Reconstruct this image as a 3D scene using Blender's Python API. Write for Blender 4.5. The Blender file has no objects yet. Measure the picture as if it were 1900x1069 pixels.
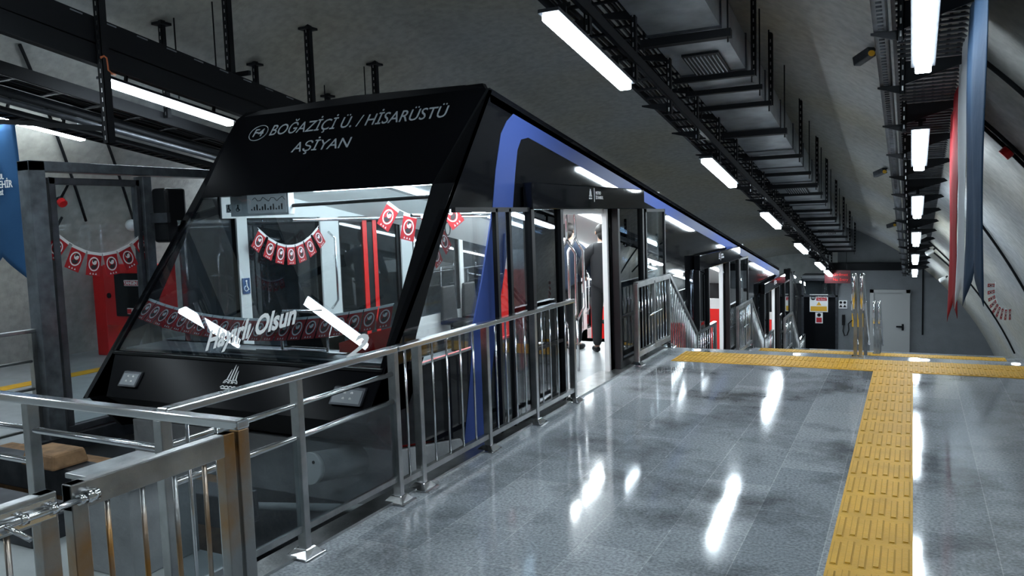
import bpy, bmesh, math, random
from mathutils import Vector, Matrix, Quaternion
random.seed(7)
C = bpy.context.scene.collection
sc = bpy.context.scene
# ------------------------------------------------------------------ camera, world, exposure
cam = bpy.data.cameras.new('camera'); co = bpy.data.objects.new('camera', cam); C.objects.link(co)
cam.sensor_width = 36; cam.lens = 1460/1900*36; cam.clip_start = .05; cam.clip_end = 200
R = Matrix(((0.891302738842877, -0.00848489518828742, 0.45332927799209016),
            (0.45215756948362673, 0.09085693096478789, -0.8872984562447513),
            (-0.03365947251287853, 0.9958278087346744, 0.08481754099743301)))
co.matrix_world = Matrix.Translation((0, 0, 1.85)) @ R.to_4x4()
sc.camera = co
w = bpy.data.worlds.new('world'); sc.world = w; w.use_nodes = True
w.node_tree.nodes['Background'].inputs[0].default_value = (.012, .015, .02, 1)
w.node_tree.nodes['Background'].inputs[1].default_value = 1
sc.view_settings.view_transform = 'Standard'; sc.view_settings.look = 'None'
sc.view_settings.exposure = 0.0; sc.view_settings.gamma = 1; sc.view_settings.use_curve_mapping = False
LAMP = 46.0          # strength of the platform tube lamps
CABIN = 42.0          # strength of the light strips in the car
S = .163             # slope of the line (drop per metre)
VX, VZ, VR = -4.65, -1.17, 7.52   # tunnel vault: centre across, centre height at Y=0, radius
DY, DZ = 6.35, -1.02  # one platform stage to the next
XN, XF = -3.25, -6.15 # near and far side of the car

# ------------------------------------------------------------------ materials
def mat(name, col, rough=.5, metal=0, coat=0, bump=0, bscale=40, var=0, vscale=3, spec=.5, emit=None, estr=0, trans=0):
    m = bpy.data.materials.new(name); m.use_nodes = True
    n = m.node_tree.nodes; l = m.node_tree.links; b = n['Principled BSDF']
    b.inputs['Base Color'].default_value = (*col, 1); b.inputs['Roughness'].default_value = rough
    b.inputs['Metallic'].default_value = metal; b.inputs['Coat Weight'].default_value = coat
    b.inputs['Coat Roughness'].default_value = .03; b.inputs['Specular IOR Level'].default_value = spec
    tc = n.new('ShaderNodeTexCoord')
    if var:
        t = n.new('ShaderNodeTexNoise'); t.inputs['Scale'].default_value = vscale; t.inputs['Detail'].default_value = 5
        l.new(tc.outputs['Object'], t.inputs['Vector'])
        r = n.new('ShaderNodeMapRange'); r.inputs[1].default_value = .3; r.inputs[2].default_value = .7
        r.inputs[3].default_value = 1-var; r.inputs[4].default_value = 1+var
        l.new(t.outputs['Fac'], r.inputs[0])
        x = n.new('ShaderNodeVectorMath'); x.operation = 'SCALE'; x.inputs[0].default_value = col
        l.new(r.outputs[0], x.inputs['Scale']); l.new(x.outputs[0], b.inputs['Base Color'])
    if bump:
        t = n.new('ShaderNodeTexNoise'); t.inputs['Scale'].default_value = bscale; t.inputs['Detail'].default_value = 4
        l.new(tc.outputs['Object'], t.inputs['Vector'])
        u = n.new('ShaderNodeBump'); u.inputs['Strength'].default_value = bump; u.inputs['Distance'].default_value = .05
        l.new(t.outputs['Fac'], u.inputs['Height']); l.new(u.outputs[0], b.inputs['Normal'])
    if emit:
        b.inputs['Emission Color'].default_value = (*emit, 1); b.inputs['Emission Strength'].default_value = estr
    return m

def glass_mat(name, tint, refl=1.5, rough=0.0):
    m = bpy.data.materials.new(name); m.use_nodes = True
    n = m.node_tree.nodes; l = m.node_tree.links; n.clear()
    o = n.new('ShaderNodeOutputMaterial'); mx = n.new('ShaderNodeMixShader'); f = n.new('ShaderNodeMapRange')
    lw = n.new('ShaderNodeLayerWeight'); pw = n.new('ShaderNodeMath'); pw.operation = 'POWER'; pw.inputs[1].default_value = 4.0
    lw.inputs['Blend'].default_value = .5; l.new(lw.outputs['Facing'], pw.inputs[0]); l.new(pw.outputs[0], f.inputs[0])
    r0 = ((refl-1)/(refl+1))**2*1.3; f.inputs[3].default_value = r0; f.inputs[4].default_value = .9
    t = n.new('ShaderNodeBsdfTransparent'); t.inputs[0].default_value = (*tint, 1)
    g = n.new('ShaderNodeBsdfGlossy'); g.inputs['Roughness'].default_value = rough; g.inputs[0].default_value = (1, 1, 1, 1)
    l.new(f.outputs[0], mx.inputs[0]); l.new(t.outputs[0], mx.inputs[1]); l.new(g.outputs[0], mx.inputs[2]); l.new(mx.outputs[0], o.inputs[0])
    return m

M = {}
M['black'] = mat('black gloss paint', (.006, .0065, .008), .06, bump=.01, bscale=2.5, spec=.22)
M['blacksatin'] = mat('black satin paint', (.003, .0033, .0045), .2, spec=.03)
M['blackmatt'] = mat('black rubber', (.006, .0065, .008), .4, spec=.3)
M['blue'] = mat('blue paint', (.04, .075, .26), .5, spec=.15)
M['steel'] = mat('brushed steel', (.42, .43, .43), .32, 1, bump=.08, bscale=30, var=.25, vscale=6)
M['polish'] = mat('polished steel', (.7, .71, .72), .16, 1)
M['dark'] = mat('dark strut steel', (.009, .010, .012), .6, 0, spec=.15)
M['darkgal'] = mat('dark galvanised steel', (.06, .065, .075), .45, .6, var=.3, vscale=9)
M['galv'] = mat('galvanised duct', (.19, .21, .23), .45, .35, var=.3, vscale=4, bump=.05, bscale=5)
M['framesteel'] = mat('grey frame paint', (.10, .115, .13), .35, .4, var=.4, vscale=9)
M['white'] = mat('white interior panel', (.62, .63, .62), .4)
M['whiteglow'] = mat('white enamel', (.75, .76, .76), .35)
M['decal'] = mat('white decal', (.85, .86, .86), .5)
M['greydecal'] = mat('pale grey lettering', (.36, .40, .44), .5)
M['lensgrey'] = mat('grey headlight lens', (.16, .18, .20), .3)
M['carfloor'] = mat('grey cabin floor', (.22, .235, .245), .35, var=.15)
M['red'] = mat('red panel', (.72, .015, .012), .35)
M['flagred'] = mat('red banner cloth', (.20, .006, .010), .9, spec=.1)
M['redflag'] = mat('red flag cloth', (.42, .008, .014), .7)
M['redbox'] = mat('red painted cabinet', (.62, .012, .014), .35, var=.12)
M['portrait'] = mat('dark portrait print', (.03, .028, .03), .7)
M['orange'] = mat('orange cable', (.45, .12, .04), .5)
M['concrete'] = mat('pit concrete', (.30, .315, .325), .75, bump=.3, bscale=8, var=.25)
M['lightconc'] = mat('pale concrete', (.42, .45, .45), .7, bump=.2, bscale=5, var=.15)
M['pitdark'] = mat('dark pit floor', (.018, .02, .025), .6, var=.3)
M['endwall'] = mat('grey plaster', (.17, .185, .20), .7, bump=.15, bscale=18, var=.08)
M['door'] = mat('pale grey door paint', (.40, .41, .41), .5)
M['yellowsign'] = mat('yellow sign', (.75, .42, .03), .5)
M['redsign'] = mat('red sign', (.5, .02, .03), .5)
M['redsigndark'] = mat('dark red sign', (.06, .004, .007), .5)
M['bannernavy'] = mat('blue banner cloth, faded', (.012, .028, .055), .9, spec=.08, var=.12, vscale=2, bump=.2, bscale=3)  # same cloth as the left blue banner, colour darkened to offset the close lamps
M['bannerblue'] = mat('blue banner cloth', (.028, .085, .19), .9, spec=.08, var=.12, vscale=2, bump=.2, bscale=3)
M['bannerwhite'] = mat('white banner cloth', (.36, .38, .40), .9, spec=.1)
M['wood'] = mat('weathered wood', (.28, .16, .08), .8, var=.35, vscale=12)
M['navy'] = mat('navy suit cloth', (.018, .03, .055), .85)
M['suit'] = mat('black suit cloth', (.010, .011, .014), .8)
M['skin'] = mat('skin', (.42, .24, .17), .55)
M['hair'] = mat('dark hair', (.012, .010, .009), .7)
M['signblue'] = mat('blue accessibility sticker', (.02, .06, .16), .5)
M['lampout'] = mat('lamp diffuser', (.9, .9, .9), .4, emit=(.80, .92, 1.0), estr=LAMP)
M['strip'] = mat('cabin light strip', (.9, .9, .9), .4, emit=(.88, .96, 1.0), estr=CABIN)
M['led'] = mat('lit step light', (.9, .9, .9), .4, emit=(.9, .97, 1.0), estr=9)
M['screen'] = mat('route display', (.32, .35, .37), .25, emit=(.5, .56, .6), estr=.35)
M['glass'] = glass_mat('clear glass', (.80, .84, .86))
M['glassfence'] = glass_mat('fence glass', (.62, .66, .68), 1.5)
M['glassdark'] = glass_mat('smoked glass', (.36, .40, .44), 1.55)
M['glassfar'] = glass_mat('tinted window glass', (.34, .37, .41), 1.55)
M['glasswind'] = glass_mat('windscreen glass', (.66, .72, .75), 1.6)

def rusty():
    m = mat('stained gate steel', (.4, .4, .4), .34, 1, bump=.08, bscale=30)
    n = m.node_tree.nodes; l = m.node_tree.links; b = n['Principled BSDF']
    tc = n.new('ShaderNodeTexCoord'); no = n.new('ShaderNodeTexNoise'); no.inputs['Scale'].default_value = 2.3; no.inputs['Detail'].default_value = 6
    l.new(tc.outputs['Object'], no.inputs['Vector'])
    cr = n.new('ShaderNodeValToRGB'); e = cr.color_ramp.elements
    e[0].position = .45; e[0].color = (.36, .37, .37, 1); e[1].position = .66; e[1].color = (.42, .22, .07, 1)
    l.new(no.outputs['Fac'], cr.inputs[0]); l.new(cr.outputs[0], b.inputs['Base Color'])
    return m
M['rusty'] = rusty()

def vault_mat():
    m = bpy.data.materials.new('sprayed concrete'); m.use_nodes = True
    n = m.node_tree.nodes; l = m.node_tree.links; b = n['Principled BSDF']; b.inputs['Roughness'].default_value = .85
    b.inputs['Specular IOR Level'].default_value = .15
    tc = n.new('ShaderNodeTexCoord')
    big = n.new('ShaderNodeTexNoise'); big.inputs['Scale'].default_value = .28; big.inputs['Detail'].default_value = 2
    cr = n.new('ShaderNodeValToRGB'); e = cr.color_ramp.elements
    e[0].position = .35; e[0].color = (.38, .40, .415, 1); e[1].position = .68; e[1].color = (.385, .365, .30, 1)
    l.new(tc.outputs['Object'], big.inputs['Vector']); l.new(big.outputs['Fac'], cr.inputs[0])
    fine = n.new('ShaderNodeTexNoise'); fine.inputs['Scale'].default_value = 9; fine.inputs['Detail'].default_value = 8
    l.new(tc.outputs['Object'], fine.inputs['Vector'])
    mr = n.new('ShaderNodeMapRange'); mr.inputs[1].default_value = .35; mr.inputs[2].default_value = .65; mr.inputs[3].default_value = .88; mr.inputs[4].default_value = 1.1
    l.new(fine.outputs['Fac'], mr.inputs[0])
    vm = n.new('ShaderNodeVectorMath'); vm.operation = 'SCALE'; l.new(cr.outputs[0], vm.inputs[0]); l.new(mr.outputs[0], vm.inputs['Scale'])
    l.new(vm.outputs[0], b.inputs['Base Color'])
    mp = n.new('ShaderNodeMapping'); mp.inputs['Scale'].default_value = (1, 2.2, 1.6); l.new(tc.outputs['Object'], mp.inputs[0])
    bn = n.new('ShaderNodeTexNoise'); bn.inputs['Scale'].default_value = 5; bn.inputs['Detail'].default_value = 6; l.new(mp.outputs[0], bn.inputs['Vector'])
    bp = n.new('ShaderNodeBump'); bp.inputs['Strength'].default_value = .35; bp.inputs['Distance'].default_value = .04
    l.new(bn.outputs['Fac'], bp.inputs['Height']); l.new(bp.outputs[0], b.inputs['Normal'])
    return m
M['vault'] = vault_mat()

def granite():
    m = bpy.data.materials.new('polished granite slabs'); m.use_nodes = True
    n = m.node_tree.nodes; l = m.node_tree.links; b = n['Principled BSDF']
    tc = n.new('ShaderNodeTexCoord')
    mp = n.new('ShaderNodeMapping'); mp.inputs['Rotation'].default_value = (0, 0, math.pi/2); l.new(tc.outputs['Object'], mp.inputs[0])
    br = n.new('ShaderNodeTexBrick'); br.inputs['Scale'].default_value = 1; br.inputs['Brick Width'].default_value = .9; br.inputs['Row Height'].default_value = .42
    br.inputs['Mortar Size'].default_value = .0028; br.inputs['Mortar Smooth'].default_value = 0; br.inputs['Bias'].default_value = 0
    br.inputs['Color1'].default_value = (.26, .285, .31, 1); br.inputs['Color2'].default_value = (.38, .405, .43, 1); br.inputs['Mortar'].default_value = (.46, .48, .50, 1)
    l.new(mp.outputs[0], br.inputs['Vector'])
    f = n.new('ShaderNodeTexNoise'); f.inputs['Scale'].default_value = 55; f.inputs['Detail'].default_value = 6; l.new(tc.outputs['Object'], f.inputs['Vector'])
    mr = n.new('ShaderNodeMapRange'); mr.inputs[1].default_value = .35; mr.inputs[2].default_value = .65; mr.inputs[3].default_value = .72; mr.inputs[4].default_value = 1.28
    l.new(f.outputs['Fac'], mr.inputs[0])
    g = n.new('ShaderNodeTexNoise'); g.inputs['Scale'].default_value = .9; g.inputs['Detail'].default_value = 7; g.inputs['Roughness'].default_value = .65; l.new(tc.outputs['Object'], g.inputs['Vector'])
    mr2 = n.new('ShaderNodeMapRange'); mr2.inputs[1].default_value = .33; mr2.inputs[2].default_value = .52; mr2.inputs[3].default_value = .3; mr2.inputs[4].default_value = 1.0
    l.new(g.outputs['Fac'], mr2.inputs[0])
    mu = n.new('ShaderNodeMath'); mu.operation = 'MULTIPLY'; l.new(mr.outputs[0], mu.inputs[0]); l.new(mr2.outputs[0], mu.inputs[1])
    vm = n.new('ShaderNodeVectorMath'); vm.operation = 'SCALE'; l.new(br.outputs['Color'], vm.inputs[0]); l.new(mu.outputs[0], vm.inputs['Scale'])
    l.new(vm.outputs[0], b.inputs['Base Color'])
    mr3 = n.new('ShaderNodeMapRange'); mr3.inputs[1].default_value = .35; mr3.inputs[2].default_value = .65; mr3.inputs[3].default_value = .05; mr3.inputs[4].default_value = .13
    l.new(g.outputs['Fac'], mr3.inputs[0]); l.new(mr3.outputs[0], b.inputs['Roughness'])
    bp = n.new('ShaderNodeBump'); bp.inputs['Strength'].default_value = .02; bp.inputs['Distance'].default_value = .004
    l.new(f.outputs['Fac'], bp.inputs['Height']); l.new(bp.outputs[0], b.inputs['Normal'])
    return m
M['granite'] = granite()
M['farfloor'] = mat('matt grey terrazzo', (.30, .32, .33), .4, var=.12, vscale=5)
M['yellowdirt'] = mat('grime in the tactile grooves', (.50, .28, .025), .7)  # rib edge shade painted as darker yellow strips, along with grime
M['yellow'] = mat('yellow tactile paving', (.66, .36, .018), .55, bump=.1, bscale=60, var=.12, vscale=5)

# ------------------------------------------------------------------ mesh builder
class MB:
    def __init__(s): s.v = []; s.f = []; s.m = []; s.cur = 0; s.smooth = []; s.sm = False
    def face(s, pts):
        i = len(s.v); s.v += [tuple(p) for p in pts]; s.f.append(tuple(range(i, i+len(pts)))); s.m.append(s.cur); s.smooth.append(s.sm)
    def _add(s, vs, fs):
        i = len(s.v); s.v += [tuple(p) for p in vs]
        for f in fs: s.f.append(tuple(a+i for a in f)); s.m.append(s.cur); s.smooth.append(s.sm)
    def hexa(s, p):   # 8 points: bottom 4 then top 4
        s._add(p, [(0, 3, 2, 1), (4, 5, 6, 7), (0, 1, 5, 4), (1, 2, 6, 5), (2, 3, 7, 6), (3, 0, 4, 7)])
        return s
    def box(s, x0, x1, y0, y1, z0, z1):
        return s.hexa([(x0, y0, z0), (x1, y0, z0), (x1, y1, z0), (x0, y1, z0), (x0, y0, z1), (x1, y0, z1), (x1, y1, z1), (x0, y1, z1)])
    def bar(s, p, q, w, h=None, side=(1, 0, 0)):   # w along side, h across
        h = w if h is None else h; p = Vector(p); q = Vector(q); d = (q-p).normalized(); a = Vector(side); a = (a-d*a.dot(d))
        if a.length < 1e-4: a = Vector((0, 1, 0)); a = a-d*a.dot(d)
        a.normalize(); b = d.cross(a)
        r = []
        for o in (p, q):
            for (i, j) in ((-1, -1), (1, -1), (1, 1), (-1, 1)): r.append(o+a*w/2*i+b*h/2*j)
        return s.hexa(r)
    def slope(s, x0, x1, y0, y1, r0, r1):   # box that follows the line: r = height above the slope datum
        k = lambda x, y, r: (x, y, r-S*y)
        return s.hexa([k(x0, y0, r0), k(x1, y0, r0), k(x1, y1, r0), k(x0, y1, r0), k(x0, y0, r1), k(x1, y0, r1), k(x1, y1, r1), k(x0, y1, r1)])
    def tube(s, pts, r, n=10, cap=True):
        pts = [Vector(p) for p in pts]; rings = []; up = None
        old = s.sm; s.sm = True
        for i, p in enumerate(pts):
            d = (pts[min(i+1, len(pts)-1)]-pts[max(i-1, 0)]).normalized()
            if up is None:
                up = Vector((0, 0, 1)) if abs(d.z) < .9 else Vector((1, 0, 0))
            a = (up-d*up.dot(d)).normalized(); b = d.cross(a); up = a
            rr = r[i] if isinstance(r, (list, tuple)) else r
            rings.append([p+(a*math.cos(t)+b*math.sin(t))*rr for t in [2*math.pi*k/n for k in range(n)]])
        vs = [v for q in rings for v in q]; fs = []
        for i in range(len(rings)-1):
            for k in range(n): fs.append((i*n+k, i*n+(k+1) % n, (i+1)*n+(k+1) % n, (i+1)*n+k))
        s._add(vs, fs); s.sm = False
        if cap: s.face(rings[0][::-1]); s.face(rings[-1])
        s.sm = old; return s
    def prism(s, poly, x0, x1, ax=0):   # polygon in YZ extruded along X (ax=0); XZ along Y (ax=1)
        P = (lambda u, v, w: (w, u, v)) if ax == 0 else (lambda u, v, w: (u, w, v))
        n = len(poly); vs = [P(u, v, x0) for u, v in poly]+[P(u, v, x1) for u, v in poly]
        fs = [tuple(range(n-1, -1, -1)), tuple(range(n, 2*n))]+[(i, (i+1) % n, n+(i+1) % n, n+i) for i in range(n)]
        s._add(vs, fs); return s
    def disc(s, c, ax, r, h, n=24):
        c = Vector(c); ax = Vector(ax).normalized(); return s.tube([c, c+ax*h], r, n)
    def sphere(s, c, r, n=10):
        c = Vector(c); k = n//2; rr = (r, r, r) if not isinstance(r, (tuple, list)) else r
        rows = []; old = s.sm; s.sm = True
        vs = []; fs = []
        for i in range(k+1):
            t = math.pi*i/k
            for j in range(n):
                p = 2*math.pi*j/n; vs.append((c.x+rr[0]*math.sin(t)*math.cos(p), c.y+rr[1]*math.sin(t)*math.sin(p), c.z+rr[2]*math.cos(t)))
        for i in range(k):
            for j in range(n): fs.append((i*n+j, i*n+(j+1) % n, (i+1)*n+(j+1) % n, (i+1)*n+j))
        s._add(vs, fs); s.sm = old; return s

def link(name, mb, mats, parent=None, bevel=0):
    me = bpy.data.meshes.new(name); me.from_pydata(mb.v, [], mb.f)
    if not isinstance(mats, (list, tuple)): mats = [mats]
    for m in mats: me.materials.append(M[m] if isinstance(m, str) else m)
    me.polygons.foreach_set('material_index', [min(i, len(mats)-1) for i in mb.m]); me.polygons.foreach_set('use_smooth', mb.smooth)
    bm = bmesh.new(); bm.from_mesh(me); bmesh.ops.remove_doubles(bm, verts=bm.verts, dist=1e-5); bmesh.ops.recalc_face_normals(bm, faces=bm.faces); bm.to_mesh(me); bm.free()
    me.update()
    o = bpy.data.objects.new(name, me); C.objects.link(o)
    if parent:
        o.parent = parent
        q = parent; mw = Matrix.Identity(4)
        chain = []
        while q: chain.append(q); q = q.parent
        mw = Matrix.Identity(4)
        for q in reversed(chain): mw = mw @ q.matrix_parent_inverse @ q.matrix_basis
        o.matrix_parent_inverse = mw.inverted()
    if bevel:
        b = o.modifiers.new('bevel', 'BEVEL'); b.width = bevel; b.segments = 2; b.limit_method = 'ANGLE'
    return o
part = link
def thing(name, label, cat, loc, group=None):
    o = bpy.data.objects.new(name, None); C.objects.link(o); o.location = loc; o.empty_display_size = .1
    o['label'] = label; o['category'] = cat
    if group: o['group'] = group
    return o
def tag(o, label, cat, group=None):
    o['label'] = label; o['category'] = cat
    if group: o['group'] = group
    return o
def struct(name, mb, m, parent=None, label=None):
    o = link(name, mb, m, parent)
    if not parent: o['kind'] = 'structure'
    if label: o['label'] = label
    return o
def copy_tree(o, parent=None):
    c = o.copy(); C.objects.link(c)
    if parent: c.parent = parent
    for ch in list(o.children): copy_tree(ch, c)
    return c
ORD = 'first second third fourth fifth sixth seventh eighth ninth tenth eleventh twelfth thirteenth fourteenth fifteenth sixteenth seventeenth eighteenth nineteenth twentieth'.split()

def text_mesh(name, s, size, origin, e1, e2, m, parent, shear=0, bold=0, align='LEFT', sx=1, depth=.0012):
    """flat lettering: e1 along the line, e2 up the letters"""
    cu = bpy.data.curves.new(name, 'FONT'); cu.body = s; cu.size = size; cu.shear = shear; cu.offset = bold; cu.extrude = depth; cu.align_x = align
    cu.resolution_u = 3
    t = bpy.data.objects.new(name, cu); C.objects.link(t)
    bpy.context.view_layer.update()
    me = bpy.data.meshes.new_from_object(t.evaluated_get(bpy.context.evaluated_depsgraph_get()))
    bpy.data.objects.remove(t)
    e1 = Vector(e1).normalized(); e2 = Vector(e2); e2 = (e2-e1*e2.dot(e1)).normalized(); n = e1.cross(e2)
    mw = Matrix(((e1.x*sx, e2.x, n.x, origin[0]), (e1.y*sx, e2.y, n.y, origin[1]), (e1.z*sx, e2.z, n.z, origin[2]), (0, 0, 0, 1)))
    me.transform(mw); me.materials.clear(); me.materials.append(M[m])
    mb = MB(); mb.v = [tuple(v.co) for v in me.vertices]; mb.f = [tuple(p.vertices) for p in me.polygons]; mb.m = [0]*len(mb.f); mb.smooth = [False]*len(mb.f)
    o = link(name, mb, m, parent)
    bpy.data.meshes.remove(me)
    return o

def emblem(mb, origin, e1, e2, h, t=.002):
    """city crest: slim towers over a row of arcs"""
    e1 = Vector(e1).normalized(); e2 = Vector(e2).normalized(); n = e1.cross(e2); o = Vector(origin)
    P = lambda x, y, z=0: o+e1*x*h+e2*y*h+n*z
    def poly(pts):
        vs = [P(x, y, t) for x, y in pts]+[P(x, y, -t) for x, y in pts]; k = len(pts)
        mb._add(vs, [tuple(range(k)), tuple(range(2*k-1, k-1, -1))]+[(i, k+i, k+(i+1) % k, (i+1) % k) for i in range(k)])
    for x, y0, y1 in ((-.22, .36, .80), (-.075, .36, 1.0), (.075, .36, .95), (.22, .36, .76)):
        poly([(x-.03, y0), (x+.03, y0), (x*.85+.016, y1-.12), (x*.82, y1), (x*.85-.018, y1-.12)])
    def arc(cx, cy, r, a0, a1, w=.035):
        k = 8
        for i in range(k):
            a = math.radians(a0+(a1-a0)*i/k); b = math.radians(a0+(a1-a0)*(i+1)/k)
            poly([(cx+r*math.cos(a), cy+r*math.sin(a)), (cx+(r+w)*math.cos(a), cy+(r+w)*math.sin(a)), (cx+(r+w)*math.cos(b), cy+(r+w)*math.sin(b)), (cx+r*math.cos(b), cy+r*math.sin(b))])
    arc(-.2, .22, .13, 0, 180); arc(.2, .22, .13, 0, 180); arc(0, .22, .1, 0, 180)
    arc(-.2, .22, .06, 0, 180, .025); arc(.2, .22, .06, 0, 180, .025)
    arc(-.3, .0, .09, 20, 160); arc(-.1, .0, .09, 20, 160); arc(.1, .0, .09, 20, 160); arc(.3, .0, .09, 20, 160)
    poly([(-.36, -.02), (.36, -.02), (.33, .025), (-.33, .025)])

# ------------------------------------------------------------------ the setting
def vault_pt(a, y, r=VR): return (VX+r*math.sin(a), y, VZ+r*math.cos(a)-S*y)
def vault():
    mb = MB(); mb.sm = True; na = 72; a0, a1 = math.radians(-112), math.radians(112)
    ys = [-7+i*1.0 for i in range(48)]
    vs = [vault_pt(a0+(a1-a0)*i/na, y) for y in ys for i in range(na+1)]
    fs = [(j*(na+1)+i, j*(na+1)+i+1, (j+1)*(na+1)+i+1, (j+1)*(na+1)+i) for j in range(len(ys)-1) for i in range(na)]
    mb._add(vs, fs)
    struct('ceiling', mb, 'vault', label='sprayed concrete tunnel vault that slopes down with the line')
vault()
b = MB(); b.box(-13, 4, -7.2, -7, -3, 9); struct('wall_back', b, 'endwall')
STEP_Y0 = 10.8; NST = 6; TR = 1.6/NST
def platform():
    for k in range(4):
        y0 = -7 if k == 0 else STEP_Y0+DY*(k-1)+1.6; y1 = STEP_Y0+DY*k if k < 3 else 28
        b = MB(); b.box(-3.13, 3.2, y0, y1, DZ*k-1.6, DZ*k)
        if k < 3:
            for i in range(1, NST):
                b.box(-3.13, 3.2, y1+TR*(i-1), y1+TR*i, DZ*k-1.6, DZ*k+DZ/NST*i)
        struct('floor' if k == 0 else 'floor_stage', b, 'granite')
platform()
b = MB(); b.box(-13.2, -6.95, -7, 30, -1.5, 0); struct('floor_far_platform', b, 'farfloor')
# pit between the platforms
b = MB(); b.hexa([(-6.95, 3.2, -1.75), (-3.13, 3.2, -1.75), (-3.13, 42, -8.1), (-6.95, 42, -8.1), (-6.95, 3.2, -1.45), (-3.13, 3.2, -1.45), (-3.13, 42, -7.8), (-6.95, 42, -7.8)])
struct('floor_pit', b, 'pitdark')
b = MB(); b.box(-6.95, -3.13, -1.5, 3.15, -1.5, -.02); struct('floor_pit_landing', b, 'lightconc')
b = MB(); b.box(-6.95, -2.6, -7, -1.5, -1.5, 0); struct('floor_near_slab', b, 'granite')
b = MB(); b.box(-7.02, -6.86, 2.4, 30, -.12, .03); struct('trim_1', b, 'darkgal')
b = MB(); b.box(-3.22, -3.06, 2.4, 10.8, -.09, .018); b.box(-3.24, -3.2, 2.4, 10.8, -.2, -.06); struct('trim_2', b, 'steel')
# end wall to the right of the car, full vault width beyond
def arch_poly(y, x_lo=None, x_hi=None, r=VR+.3, zb=-9.5):
    pts = []
    for i in range(61):
        a = math.radians(-110+220*i/60); x = VX+r*math.sin(a); z = VZ+r*math.cos(a)-S*y
        if (x_lo is not None and x < x_lo) or (x_hi is not None and x > x_hi): continue
        pts.append((x, z))
    if x_lo is not None: pts = [(x_lo, zb), (x_lo, VZ+math.sqrt(max(0, r*r-(x_lo-VX)**2))-S*y)]+pts
    return pts
b = MB(); p = arch_poly(28, -2.2); p = p+[(p[-1][0], -9.5)]; b.prism(p, 28, 28.25, 1); struct('wall_end', b, 'endwall', label='grey plastered end wall with the metal door')
b = MB(); p = arch_poly(40); p = p+[(p[-1][0], -12), (p[0][0], -12)]; b.prism(p, 40, 40.3, 1); struct('wall_far', b, 'lightconc')
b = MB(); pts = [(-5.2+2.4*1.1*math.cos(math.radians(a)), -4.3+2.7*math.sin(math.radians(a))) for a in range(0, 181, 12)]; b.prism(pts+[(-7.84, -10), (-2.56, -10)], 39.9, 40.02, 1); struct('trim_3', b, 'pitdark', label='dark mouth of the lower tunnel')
b = MB(); b.box(-2.45, .1, 27.7, 28.0, -.12, .12); struct('trim_4', b, 'dark')

# tactile paving
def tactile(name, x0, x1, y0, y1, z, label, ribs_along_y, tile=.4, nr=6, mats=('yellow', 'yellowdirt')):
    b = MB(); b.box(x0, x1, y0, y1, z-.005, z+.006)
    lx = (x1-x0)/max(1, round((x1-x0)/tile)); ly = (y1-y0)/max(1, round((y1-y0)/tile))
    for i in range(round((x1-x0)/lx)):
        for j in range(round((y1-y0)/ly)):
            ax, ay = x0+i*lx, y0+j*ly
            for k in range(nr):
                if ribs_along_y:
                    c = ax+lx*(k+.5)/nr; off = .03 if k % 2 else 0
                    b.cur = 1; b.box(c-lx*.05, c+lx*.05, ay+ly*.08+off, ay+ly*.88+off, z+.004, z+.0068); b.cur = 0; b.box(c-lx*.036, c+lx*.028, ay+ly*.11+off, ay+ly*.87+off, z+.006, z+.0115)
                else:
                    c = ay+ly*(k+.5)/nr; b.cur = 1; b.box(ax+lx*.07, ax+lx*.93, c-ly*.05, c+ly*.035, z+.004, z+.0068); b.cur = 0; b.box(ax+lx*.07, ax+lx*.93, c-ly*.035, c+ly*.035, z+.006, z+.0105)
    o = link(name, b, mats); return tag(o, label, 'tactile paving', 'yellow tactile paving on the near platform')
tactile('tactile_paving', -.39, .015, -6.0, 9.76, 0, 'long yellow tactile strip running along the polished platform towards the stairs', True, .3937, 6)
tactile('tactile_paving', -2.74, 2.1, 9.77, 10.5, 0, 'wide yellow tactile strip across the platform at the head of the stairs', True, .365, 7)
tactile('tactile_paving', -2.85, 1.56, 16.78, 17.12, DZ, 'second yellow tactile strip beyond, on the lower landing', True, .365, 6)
b = MB(); b.box(-10.1, -9.84, -2, 26, .0, .008); tag(link('yellow_safety_line', b, 'yellow'), 'yellow safety line along the opposite platform left of the car', 'floor line')

# ------------------------------------------------------------------ end wall fittings
b = MB(); b.box(-1.11, -.17, 27.93, 28.02, -3.06, -.86); d1 = struct('door_1', b, 'door', label='pale grey metal door in the end wall')
b = MB(); b.box(-1.22, -1.11, 27.88, 28.02, -3.06, -.76); b.box(-.17, -.06, 27.88, 28.02, -3.06, -.76); b.box(-1.22, -.06, 27.88, 28.02, -.86, -.76); part('door_frame', b, 'door', d1)
b = MB(); b.box(-.29, -.23, 27.89, 27.94, -2.06, -1.86); b.box(-.45, -.25, 27.87, 27.9, -1.97, -1.92); part('door_handle', b, 'dark', d1)
t = thing('glass_cabin_door', 'dark glazed cabin door with warning notices beside the end wall', 'door', (-2.75, 27.9, -3.06))
b = MB(); b.box(-3.25, -2.22, 27.9, 27.96, -3.06, -1.0); part('door_leaf', b, 'black', t)
b = MB()
for x in (-3.32, -2.26): b.box(x, x+.07, 27.86, 27.98, -3.06, -.42)
b.box(-3.32, -2.19, 27.86, 27.98, -1.02, -.95); b.box(-3.32, -2.19, 27.86, 27.98, -.47, -.40); part('door_frame', b, 'darkgal', t)
b = MB(); b.box(-3.25, -2.26, 27.9, 27.93, -.95, -.47); part('transom_window', b, 'glass', t)
b = MB(); b.box(-3.32, -2.19, 27.96, 28.9, -.47, -.3); b.box(-3.3, -2.2, 28.8, 28.9, -3.06, -.4); part('cabin_body', b, 'endwall', t)
t = thing('warning_notice', 'red, white and yellow no entry notice on the dark glazed door', 'sign', (-2.77, 27.88, -1.2))
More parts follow.
